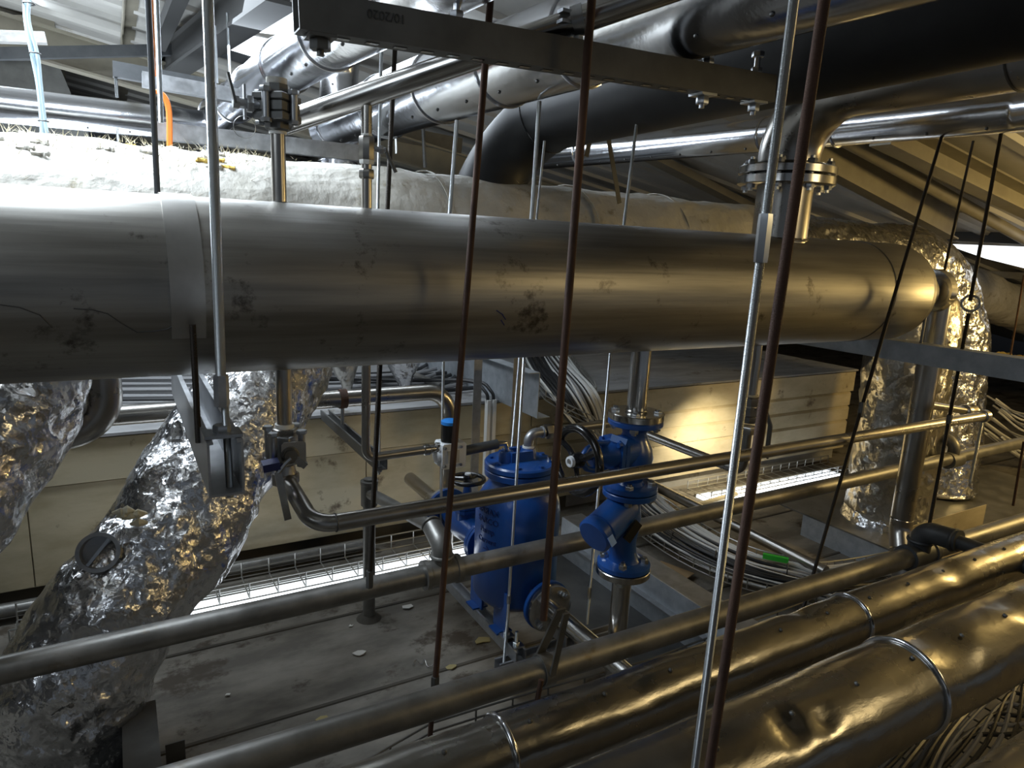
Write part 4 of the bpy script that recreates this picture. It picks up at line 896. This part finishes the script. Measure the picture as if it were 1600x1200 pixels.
rod(594, 560, 578, 895, 1.68, .0070, m_black_rod, 'dark rod below the vessel reaching the stand pipe', coup=((577, 905, .05),))
rod(596, 80, 590, 332, 1.90, .0045, m_zinc, 'thin zinc rod just left of dark rod above the vessel')
rod(655, 560, 597, 700, 2.5, .0045, m_zinc, 'x') if False else None
rod(714, 188, 702, 340, 1.75, .0055, m_zinc, 'zinc rod above the vessel in front of the black elbow, left side')
rod(843, 158, 830, 348, 1.72, .0058, m_zinc, 'bright zinc rod above the vessel right of the black elbow')
rod(851, 220, 838, 348, 1.95, .004, m_zinc, 'thin grey rod close behind the bright zinc rod right of black elbow')
rod(995, 192, 974, 358, 1.75, .0052, m_zinc, 'zinc rod above the vessel in front of the dusty duct middle')
rod(819, 553, 793, 968, 1.79, .0052, m_zinc, 'long zinc rod hanging in front of the blue tank', coup=((800, 935, .03),), cm_=m_zincp)
rod(793, 968, 787, 1038, 1.79, .0050, m_zinc, 'lower zinc rod end fixed to the tank frame', y1=cyf)
rod(812, 553, 800, 700, 2.12, .0055, m_zinc, 'second zinc rod behind the tank lid')
rod(954, 545, 917, 975, 1.70, .0048, m_zinc, 'zinc rod passing behind the handwheel and strainer', coup=((925, 925, .04),), cm_=m_zincp)
rod(693, 560, 688, 855, 2.45, .0058, m_zinc, 'zinc rod in front of the cream plinth left of the white actuator')
rod(324, -20, 346, 610, 1.235, .0085, m_zinc, 'thick zinc rod crossing the vessel at left down to the open channel', coup=((350, 610, .055),), cm_=m_galv)
rod(351, 625, 360, 776, 1.235, .0062, m_zinc, 'lower zinc rod inside the open channel strut end')
rod(231, -10, 246, 304, 1.75, .0062, m_dark, 'dark rod above the vessel beside the orange cables')
rod(244, -10, 252, 192, 1.9, .0058, m_zinc, 'bright zinc rod behind the orange cables at upper left')
rod(1586, 92, 1516, 470, 1.22, .0060, m_black_rod, 'black rod with a ring joint near the right edge', clevis=(1517, 474))
rod(1514, 490, 1440, 885, 1.22, .0062, m_black_rod, 'black rod from the ring joint down to the dark tee', coup=((1484, 655, .03),))
rod(1495, 135, 1390, 487, 1.30, .0055, m_black_rod, 'leaning black rod crossing the vessel end')
rod(1390, 487, 1252, 962, 1.30, .0058, m_black_rod, 'long leaning black rod in front of the cream panel end', coup=((1345, 640, .05), (1256, 955, .03)))
rod(1521, 220, 1474, 430, 1.62, .0055, m_black_rod, 'short black rod beyond the vessel end cap')
rod(1600, 430, 1578, 560, 1.9, .0050, m_rust, 'short rusty rod at right edge before the dusty duct')
rod(1600, 690, 1583, 790, 1.35, .0055, m_rust, 'short dark rod rising from the lower pipe at right edge')
# perforated drop strips
for (a_, b_, lb) in (((948, 200), (968, 318), 'perforated steel strip hanging to the dusty duct behind rods'), ((925, 205), (916, 245), 'short perforated steel strip under the black pipe')):
    p = at(*a_, y=2.15); q = at(*b_, y=2.15); TT('hanger_strip', MB().bar(p, q, .020, .002, (0, 1, 0)), m_galvk, lb, 'hanger', smooth=False)

# ================================================================== BIG DENTED CLAD PIPES, FRONT RIGHT
def dent(centers):
    def f_(q, n, s):
        v_ = .0028 * fbm(q, 5, 4)
        for c, r_, dp in centers:
            e = (q - c).length / r_
            if e < 1: v_ -= dp * (1 - e * e) ** 2
        return v_
    return f_
S1Y, S1Z, S1R = .92, at(940, 1115, y=.92).z, .063
screws_side = (.30, .95)
c = clad('clad_pipe', [V((-.2, S1Y, S1Z)), V((4.6, S1Y, S1Z))], S1R, 'dented clad pipe lower right, the one nearer the galvanised pipe', seams=(), m=m_clad2, step=.02,
         disp=dent([(V((1.4, S1Y + .02, S1Z + S1R)), .06, .009), (V((.85, S1Y, S1Z + S1R)), .05, .006), (V((2.0, S1Y - .02, S1Z + S1R)), .08, .010)]))
def bead(par, x, y_, z_, r_): O('seam_bead', MB().ring((x, y_, z_), (1, 0, 0), r_ + .001, .006, 64, 10), m_clad, par)
bead(c, at(1325, 975, y=S1Y).x, S1Y, S1Z, S1R); bead(c, at(782, 1165, y=S1Y).x, S1Y, S1Z, S1R)
S2Y, S2Z, S2R = .62, at(1380, 1085, y=.62).z, .089
c = clad('clad_pipe', [V((.1, S2Y, S2Z)), V((4.2, S2Y, S2Z))], S2R, 'dented clad pipe at lower right corner, nearest the viewer', seams=(), m=m_clad2, step=.018,
         disp=dent([(at(1235, 1130, y=.58), .045, .013), (at(1300, 1115, y=.56), .04, .014), (V((1.35, S2Y - .01, S2Z + S2R)), .10, .010), (V((1.65, S2Y, S2Z + S2R)), .08, .009)]))
bead(c, at(1408, 1060, y=S2Y).x, S2Y, S2Z, S2R)
screws_side = (.55, -.8)
c = clad('clad_pipe', [at(1600, 1228, y=.33) + V((-.5, 0, 0)), at(1600, 1228, y=.33) + V((1.2, 0, 0))], .05, 'sliver of shiny clad pipe in the bottom right corner', seams=(), m=m_clad2, screws=False)

# wire trays and cables
tp = [at(560, 1222, z=.06), at(678, 1152, z=.06), at(850, 1098, z=.06), at(1010, 1052, z=.06), at(1210, 975, z=.06), at(1400, 900, z=.06), at(1600, 838, z=.06)]
tp = [V((p.x, p.y - .12, p.z)) for p in tp]
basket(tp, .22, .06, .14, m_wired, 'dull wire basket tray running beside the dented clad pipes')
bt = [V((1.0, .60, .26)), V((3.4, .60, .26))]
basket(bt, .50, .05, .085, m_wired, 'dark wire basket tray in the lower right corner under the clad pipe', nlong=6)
ORD = ('first', 'second', 'third', 'fourth', 'fifth', 'sixth', 'seventh', 'eighth', 'ninth', 'tenth', 'eleventh', 'twelfth', 'thirteenth', 'fourteenth', 'fifteenth', 'sixteenth', 'seventeenth', 'eighteenth')
for k in range(11):
    o_ = V((.0, .022 * k, .012 * (k % 3)))
    pts = spline([at(1440, 1290, z=.30) + o_, at(1475 + 3 * k, 1180, z=.30) + o_ * .7, at(1530, 1110 - 3 * k, z=.30) + o_ * .5, at(1600, 1050 - 5 * k, z=.30) + o_ * .6, at(1700, 985 - 5 * k, z=.30) + o_], 7)
    TT('cable', MB().tube(pts, (.005, .007, .006)[k % 3], 8), (m_cg, m_galvd, m_ck)[k % 3], ORD[k] + ' cable from the front in the dark basket at lower right corner', 'cable', 'cables in the lower right basket')

for k in range(7):
    pts = spline([at(1380 + 18 * k, 1260, z=.275), at(1450 + 22 * k, 1190 - 6 * k, z=.285), at(1520 + 14 * k, 1150 - 16 * k, z=.285), at(1590 + 8 * k, 1145 - 14 * k, z=.285), at(1700, 1110 - 12 * k, z=.28)], 7)
    TT('cable', MB().tube(pts, .006, 8), (m_ck, m_cg)[k % 2], ORD[k] + ' crossing cable from the front, low in the dark corner basket', 'cable', 'crossing cables in the lower right basket')
# curved cable bundle
def bundle():
    ctr = [at(843, 545, z=.76), at(864, 578, z=.77), at(893, 616, y=2.91), at(930, 680, y=2.83), at(968, 745, y=2.74), at(1012, 800, z=.10), at(1080, 848, z=.10), at(1160, 885, z=.10), at(1245, 905, z=.10), at(1330, 915, z=.10), at(1480, 885, z=.10), at(1640, 838, z=.10)]
    base = spline(ctr, 8)
    sd = []
    for i in range(len(base)):
        a = base[max(0, i - 12)]; b = base[min(len(base) - 1, i + 12)]; dd = (b - a); dd.z = 0; s_ = dd.cross(V((0, 0, 1))); s_ = s_ if s_.length > 1e-4 else V((1, 0, 0)); sd.append(s_.normalized())
    n = 30; cnt = {}
    for k in range(n):
        q = -.15 + .30 * k / (n - 1); ph = random.uniform(0, 6); r_ = random.choice((.0055, .0065, .008))
        mm = m_cw if k < 5 or k in (27, 28) else (m_ck if 15 < k else (m_cw, m_cg, m_cw, m_cg, m_ck)[k % 5])
        pts = [p + s_ * (q + .010 * math.sin(i * .19 + ph)) + V((0, 0, .010 + .012 * math.sin(i * .13 + ph * 2) + random.uniform(0, .001))) for i, (p, s_) in enumerate(zip(base, sd))]
        nm = {m_cw: 'white', m_cg: 'grey', m_ck: 'black', m_green: 'green'}[mm]
        cnt[nm] = cnt.get(nm, 0) + 1
        TT('cable', MB().tube(pts, r_, 7), mm, nm + ' cable, ' + ORD[cnt[nm] - 1] + ' ' + nm + ' one from far side of curved bundle', 'cable', nm + ' cables of the curved bundle')
    basket([p - V((0, 0, .02)) for p in base[::2]], .33, .05, .11, m_wire, 'curved wire basket tray under the big cable bundle')
    return base, sd
base, sds = bundle()
for ii, (u_, v_) in enumerate(((1050, 838), (1118, 868), (1230, 888), (1290, 910))):
    c = at(u_, v_, z=.13); TT('cable_tie', MB().ring(c + V((0, 0, -.004)), (.6, -.75, 0), .026, .003, 20, 6), m_ck, ORD[ii] + ' black cable tie from the left on the curved bundle', 'cable tie', 'cable ties on the curved bundle')
gp = at(1192, 868, z=.15); gq = at(1232, 876, z=.15)
TT('trunking_offcut', MB().bar(gp, gq, .02, .022), m_green, 'bright green plastic strip on the cables before the grey box', 'plastic strip', smooth=False)

# far right hanging cables
for k in range(14):
    a = at(1540 + random.uniform(-10, 30), 618 + 5 * k, y=2.55 - .02 * k); b = at(1640, 650 + 6.5 * k, y=2.2); m_ = a.lerp(b, .5) - V((0, 0, .05))
    TT('cable', MB().tube(spline([a, m_, b], 6), .008, 7), m_cw if k % 3 else m_cg, ORD[k] + ' cable from the top in the tangle at right edge', 'cable', 'cables at the right edge')

# black/galv floor pipe running towards viewer
fp0 = at(1018, 757, z=.16); 
TT('floor_pipe', MB().tube([fp0, at(1290, 893, x=fp0.x + .02)], .026, 24), m_stain, 'steel pipe lying slantwise on the floor behind the cable bundle', 'pipe')

# galvanised trunking on the floor right of tank
lc = at(1128, 985, z=.16); tk = T('cable_trunking', 'open galvanised trunking on the floor behind the strainer pipe', 'trunking', (lc.x, 2.0, 0))
O('side_wall', MB().box(lc.x - .006, lc.x, 1.45, 2.55, .0, .20), m_galvl, tk, smooth=False)
O('flange', MB().box(lc.x - .0, lc.x + .11, 1.45, 2.55, .194, .20), m_galv, tk, smooth=False)
O('lip', MB().box(lc.x - .035, lc.x - .006, 1.45, 2.55, .10, .106), m_galv, tk, smooth=False)
O('base', MB().box(lc.x - .35, lc.x - .006, 1.45, 2.55, .001, .007), m_galvk, tk, smooth=False)
TT('cardboard_scrap', MB().bar(at(1020, 885, z=.03), at(1072, 905, z=.03), .16, .004), m_card, 'brown cardboard scrap on the floor beside the trunking', 'cardboard', smooth=False)

# purlin & galvanised posts behind the tank
pe3 = at(842, 612, y=2.62)
t = T('z_purlin', 'galvanised Z-section beam ending above the blue tank, holes punched', 'beam', pe3)
O('web', MB().prof(pe3 + V((0, 0, -.02)), pe3 + V((-.02, 2.6, -.02)), [(-.002, -.11), (.002, -.11), (.002, .11), (-.002, .11)]), m_galvl, t, smooth=False)
O('flange', MB().prof(pe3 + V((0, 0, -.13)), pe3 + V((-.02, 2.6, -.13)), [(0, -.002), (.0, .002), (.07, .002), (.07, -.002)]), m_galvl, t, smooth=False)
O('flange', MB().prof(pe3 + V((0, 0, .09)), pe3 + V((-.02, 2.6, .09)), [(0, -.002), (0, .002), (-.06, .002), (-.06, -.002)]), m_galvl, t, smooth=False)
for (px_, y_, lb) in ((745, 2.86, 'left galvanised angle post behind the tank'), (806, 2.56, 'right galvanised angle post behind the tank')):
    p = at(px_, 640, y=y_); TT('angle_post', MB().prof((p.x, y_, 0), (p.x, y_, 1.3), [(-.022, 0), (.022, 0), (.022, .003), (-.019, .003), (-.019, .03), (-.022, .03)], (0, 1, 0)), m_galv, lb, 'post', smooth=False)
for k, px_ in enumerate((762, 771)):
    p = at(px_, 660, y=2.93); TT('trunking_strip', MB().box(p.x - .009, p.x + .009, 2.92, 2.95, 0, .72), m_cw, 'slim white plastic conduit rising at the plinth, ' + ('left' if k == 0 else 'right') + ' one', 'conduit', smooth=False)
    TT('cable', MB().tube(spline([(p.x, 2.935, .70), (p.x - .01, 2.95, .76), (p.x - .07, 3.05, .80), (p.x - .35, 3.35, .76), (p.x - .8, 3.7, .75)], 6), .009, 8), m_ck, 'black cable looping out of the %s white conduit' % ('left' if k == 0 else 'right'), 'cable')
for k in range(9):
    y_ = 3.25 + .07 * k; TT('cable', MB().tube(spline([(-.2, y_ + .3, .72), (.8, y_ + random.uniform(-.04, .04), .725), (1.5, y_ - .05, .72), (1.9, y_ + .25 * (k % 3), .73)], 6), .011, 7), (m_ck, m_cg)[k % 2], ORD[k] + ' dark cable from the front on the felt plinth top', 'cable', 'cables on top of the plinth')
TT('felt_pipe', MB().tube([at(640, 583, z=.74), at(690, 603, z=.74)], .018, 14), m_galvd, 'short grey pipe on the plinth top right of the foil stub', 'pipe')

# stainless run in front of plinth top with elbow down
py0 = 2.72; za = at(600, 618, y=py0).z; xr = at(700, 700, y=py0).x
t = T('header_pipe', 'stainless pipe running level before the plinth top, then turning down', 'pipe', (xr, py0, .05))
O('pipe', MB().tube(fil([(-1.0, py0, za), (xr, py0, za), (xr, py0, .02)], .11, 10), .036, 30), m_stain, t)
cc = at(535, 622, y=py0); O('clamp', MB().band((cc.x, py0, za), (1, 0, 0), .037, .03, .004, 30), m_rust, t, 'rusty pipe clamp')
sm = at(600, 700, x=cc.x + .02)
O('clamp_bolt', MB().cyl((cc.x, py0, za - .11), (cc.x, py0, za - .036), .008, 10), m_zincp, t)
t = T('channel_strut', 'short strut below the header pipe with a square end washer', 'strut', (cc.x + .0, 2.45, za - .15))
e_ = at(597, 697, x=cc.x)
O('channel', MB().prof((cc.x, e_.y, za - .155), (cc.x, 3.0, za - .155), strut_profile()), m_galvk, t, smooth=False)
O('rod', MB().cyl((cc.x, e_.y + .03, za - .18), (cc.x, e_.y + .03, za + .40), .005, 10), m_zinc, t)
O('nut', MB().hexa((cc.x, e_.y + .03, za - .112), (0, 0, 1), .012, .01).hexa((cc.x, e_.y + .03, za - .17), (0, 0, 1), .012, .01), m_zincp, t)

# stainless bend behind at left
y_ = 2.10; q = at(160, 590, y=y_)
zbq = at(130, 672, y=y_).z
TT('stainless_bend', MB().tube(fil([(q.x, y_, 1.45), (q.x, y_, zbq), (q.x - .5, y_, zbq - .02)], .10, 12), .045, 36), m_stain, 'thick stainless bend under the vessel between the two foil ducts', 'pipe')

# ================================================================== UPPER LEFT: struts, hood, cables
hd = [at(30, 210, y=5.2), at(25, 95, y=5.2)]
t = T('sheet_metal_hood', 'tapering grey sheet metal hood under the roof at upper left', 'hood', at(60, 215, y=5.2))
def frus(y_, pts, dy):
    f_ = [at(a, b, y=y_) for a, b in pts]; bk = [p + V((0, dy, 0)) for p in f_]; n = len(f_)
    return MB().add(f_ + bk, [list(range(n)), list(range(n, 2 * n))[::-1]] + [[i, n + i, n + (i + 1) % n, (i + 1) % n] for i in range(n)])
O('cone', frus(5.2, [(-60, 88), (86, 88), (140, 214), (-60, 214)], .9), m_galvk, t, smooth=False)
O('cap', frus(5.15, [(-60, 22), (84, 24), (90, 90), (-60, 88)], .95), m_raft, t, smooth=False)
O('rim', MB().bar(at(-60, 89, y=5.14), at(88, 90, y=5.14), .03, .03), m_galv, t, smooth=False)
p, q = at(-40, 87, y=4.4), at(392, 76, y=4.4)
TT('tie_beam', MB().bar(at(-40, 85, y=4.4), at(330, 77, y=4.4), .04, .055), m_dark, 'dark flat steel tie beam crossing under the roof at upper left', 'beam', smooth=False)
TT('tie_beam', MB().bar(at(330, 77, y=4.4), at(392, 96, y=4.1), .04, .05), m_dark, 'short dark beam end joining behind the upper left clad pipe', 'beam', smooth=False)
def ustrut(a, b, h, lb, m=m_galv, w_=.041):
    TT('channel_strut', MB().prof(a, b, [(x, z - h / 2) for x, z in strut_profile(w_, h)]), m, lb, 'strut', smooth=False)
ustrut(at(222, 124, y=2.9), at(470, 168, y=2.9), .05, 'pale strut crossing behind upper left clad pipe, higher one')
ustrut(at(241, 204, y=2.75), at(590, 243, y=2.75), .058, 'pale strut under the clad pipes left of the small valve, lower one')
ustrut(at(176, 108, y=3.4), at(330, 136, y=3.4), .06, 'dark strut with drop rod under the roof at upper left', m_dark)
ustrut(at(-20, 57, y=3.0), at(72, 60, y=3.0), .035, 'short pale strut at the left edge before the hood', m_galvd)
ustrut(at(600, 205, y=4.6), at(720, 228, y=4.6), .10, 'distant grey strut behind the small valve', m_galvk)
rod(180, 112, 183, 152, 3.4, .006, m_zinc, 'short zinc drop rod below the dark strut at upper left')
rod(355, 20, 359, 118, 3.2, .005, m_zinc, 'thin zinc rod in front of the rooflight')
rod(336, 40, 339, 130, 3.3, .006, m_zinc, 'thin rod left of the rooflight behind thick zinc rod')
rod(183, 200, 185, 222, 3.3, .005, m_zinc, 'tiny drop rod below the level clad pipe at left')
rod(618, 212, 619, 240, 3.3, .005, m_zinc, 'tiny drop rod right of the small valve under clad pipe')
rod(661, 200, 664, 262, 3.6, .010, m_galvk, 'grey hanger post between clad pipe and dusty duct')
# slanting dark rafter truss at upper left
r0, r1 = onroof(440, -40, -.13), onroof(240, 112, -.13)
t = T('roof_truss', 'dark sloping roof truss beam with flanges at upper left', 'beam', r1)
O('web', MB().prof(r0, r1, [(-.03, -.08), (.03, -.08), (.03, .08), (-.03, .08)]), m_dkm, t, smooth=False)
O('flange', MB().prof(r0 - V((0, 0, .09)), r1 - V((0, 0, .09)), [(-.06, -.008), (.06, -.008), (.06, .008), (-.06, .008)]), m_dkm, t, smooth=False)
r0, r1 = onroof(285, -20, -.12), onroof(238, 95, -.12)
TT('roof_truss', MB().prof(r0, r1, [(-.03, -.03), (.03, -.03), (.03, .03), (-.03, .03)]), m_dkm, 'narrow dark roof member left of the sloping truss', 'beam', smooth=False)
# cables
for k in range(2):
    o_ = k * .012; TT('cable', MB().tube(spline([at(39, -15, y=2.4) + V((o_, 0, 0)), at(40, 30, y=2.4) + V((o_ * .5, 0, 0)), at(50, 85, y=2.4) + V((o_, 0, 0)), at(59 + 4 * k, 130, y=2.4), at(64, 175, y=2.4) + V((o_ * .5, 0, 0)), at(66, 215, y=2.4) + V((o_, 0, 0))], 6), .0055, 8), m_cy, ('left', 'right')[k] + ' one of two pale cables hanging to the torn duct', 'cable', 'pair of pale hanging cables')
for ii, (u_, v_) in enumerate(((41, 5), (50, 83), (64, 189))): TT('cable_tie', MB().ring(at(u_, v_, y=2.395) + V((.006, 0, 0)), (0, 0, 1), .013, .002, 16, 5), m_ck, ('top', 'middle', 'lowest')[ii] + ' black tie on the pair of pale cables', 'cable tie', 'ties on the pale cables')
for k in range(3):
    TT('cable', MB().tube(spline([at(231.5 + 3.2 * k, -10, y=1.95), at(233.5 + 3.2 * k, 50, y=1.95), at(237 + 3 * k, 95, y=2.0), at(240 + 2 * k, 118, y=2.52)], 5), .0030, 8), m_co, ('leftmost', 'middle', 'rightmost')[k] + ' orange cable running down between dark and zinc rods', 'cable', 'orange cables, upper length')
    TT('cable', MB().tube(spline([at(240 + 2 * k, 142, y=2.6), at(254 + 2 * k, 150, y=2.6), at(262 + 2 * k, 175, y=2.6), at(263 + 2 * k, 232, y=2.6)], 5), .0055, 8), m_co, ('leftmost', 'middle', 'rightmost')[k] + ' orange cable curving down between the two pale struts', 'cable', 'orange cables, lower length')

# right roof conduits, cable basket at the top right
TT('roof_conduit', MB().cyl(onroof(1316, 215, -.10), onroof(1640, 395, -.10), .035, 16), m_raft, 'pale round conduit sloping down under the roof at right', 'pipe')
TT('roof_beam', MB().prof(onroof(1262, 222, -.12), onroof(1492, 352, -.10), [(-.04, -.09), (.04, -.09), (.04, -.08), (.01, -.08), (.01, .08), (.04, .08), (.04, .09), (-.04, .09)]), m_raft, 'brownish steel beam sloping down behind the elbow flange', 'beam', smooth=False)
TT('roof_beam', MB().prof(onroof(1380, 205, -.09), onroof(1660, 345, -.09), [(-.05, -.06), (.05, -.06), (.05, -.05), (-.04, -.05), (-.04, .05), (.05, .05), (.05, .06), (-.05, .06)]), m_raft, 'pale steel beam sloping down to right edge above conduit', 'beam', smooth=False)
basket([at(1545, 215, d=3.4), at(1680, 262, d=3.2)], .22, .05, .09, m_wire, 'wire basket tray hanging under the roof at right edge')
TT('roof_beam', MB().bar(onroof(1000, 236, -.06), onroof(1240, 360, -.06), .10, .05), m_raft, 'thin pale beam sloping down between black pipe and duct', 'beam', smooth=False)
TT('eaves_opening', MB().add(gp_ + [p + V((.02, 0, 0)) for p in gp_], [list(range(ng)), list(range(ng, 2 * ng))[::-1]] + [[k, ng + k, ng + (k + 1) % ng, (k + 1) % ng] for k in range(ng)]), m_sky2, 'bright daylight gap under the eaves beam at far right', 'opening', smooth=False)
TT('eaves_beam', MB().bar(at(1440, 366, x=5.42), at(1760, 380, x=5.42), .04, .075), m_dkm, 'dark beam along the far eaves above the daylight gap', 'beam', smooth=False)

# debris on the floor
deb = [(638, 948, m_paper, 'small folded paper scrap on the floor left of the tank frame', .022), (563, 1021, m_paper, 'pale torn scrap at the foot of the stand pipe', .02), (754, 1000, m_leaf, 'dry leaf on the floor below the tank frame', .03),
       (505, 1125, m_leaf, 'dry yellowish leaf near the lower galvanised pipe', .02), (715, 1100, m_kerb, 'dark crumb of dirt next to lower pipe', .012), (705, 1042, m_leaf, 'small clump of debris with a silver bit on the floor', .018), (1300, 828, m_paper, 'white scrap at the foot of the grey box', .03), (356, 1086, m_paper, 'tiny pale chip on the dark floor', .008), (548, 978, m_paper, 'tiny white chip beside the stand pipe', .007)]
for (u_, v_, mm, lb, s_) in deb:
    c = at(u_, v_, z=.004); k = 7; vs_ = [c + V((s_ * random.uniform(.6, 1.2) * math.cos(2 * PI * i / k) * 1.3, s_ * random.uniform(.4, 1) * math.sin(2 * PI * i / k), random.uniform(0, .006))) for i in range(k)]
    TT('debris_scrap', MB().add(vs_ + [p - V((0, 0, .003)) for p in vs_], [list(range(k)), list(range(k, 2 * k))[::-1]] + [[i, k + i, k + (i + 1) % k, (i + 1) % k] for i in range(k)]), mm, lb, 'debris')
c = at(645, 1040, z=.006)
TT('metal_swarf', MB().tube(spline([c + V((.0, .0, 0)), c + V((.02, .02, .004)), c + V((.03, -.005, 0)), c + V((.05, .01, .003)), c + V((.045, -.03, 0)), c + V((.07, -.03, .002))], 5), .0016, 5), m_bright, 'curled shiny metal swarf on the floor', 'swarf')
c = at(1500, 745, z=.02) if False else at(1572, 775, z=.03)
TT('loose_insulation', MB().tube([c + V((-.08, 0, 0)), c, c + V((.08, .02, 0))], [.01, .05, .01], 16, disp=lambda q, n, s: .02 * noise.noise(q * 25)), m_yel, 'yellow wool tuft on the floor at right edge', 'insulation')
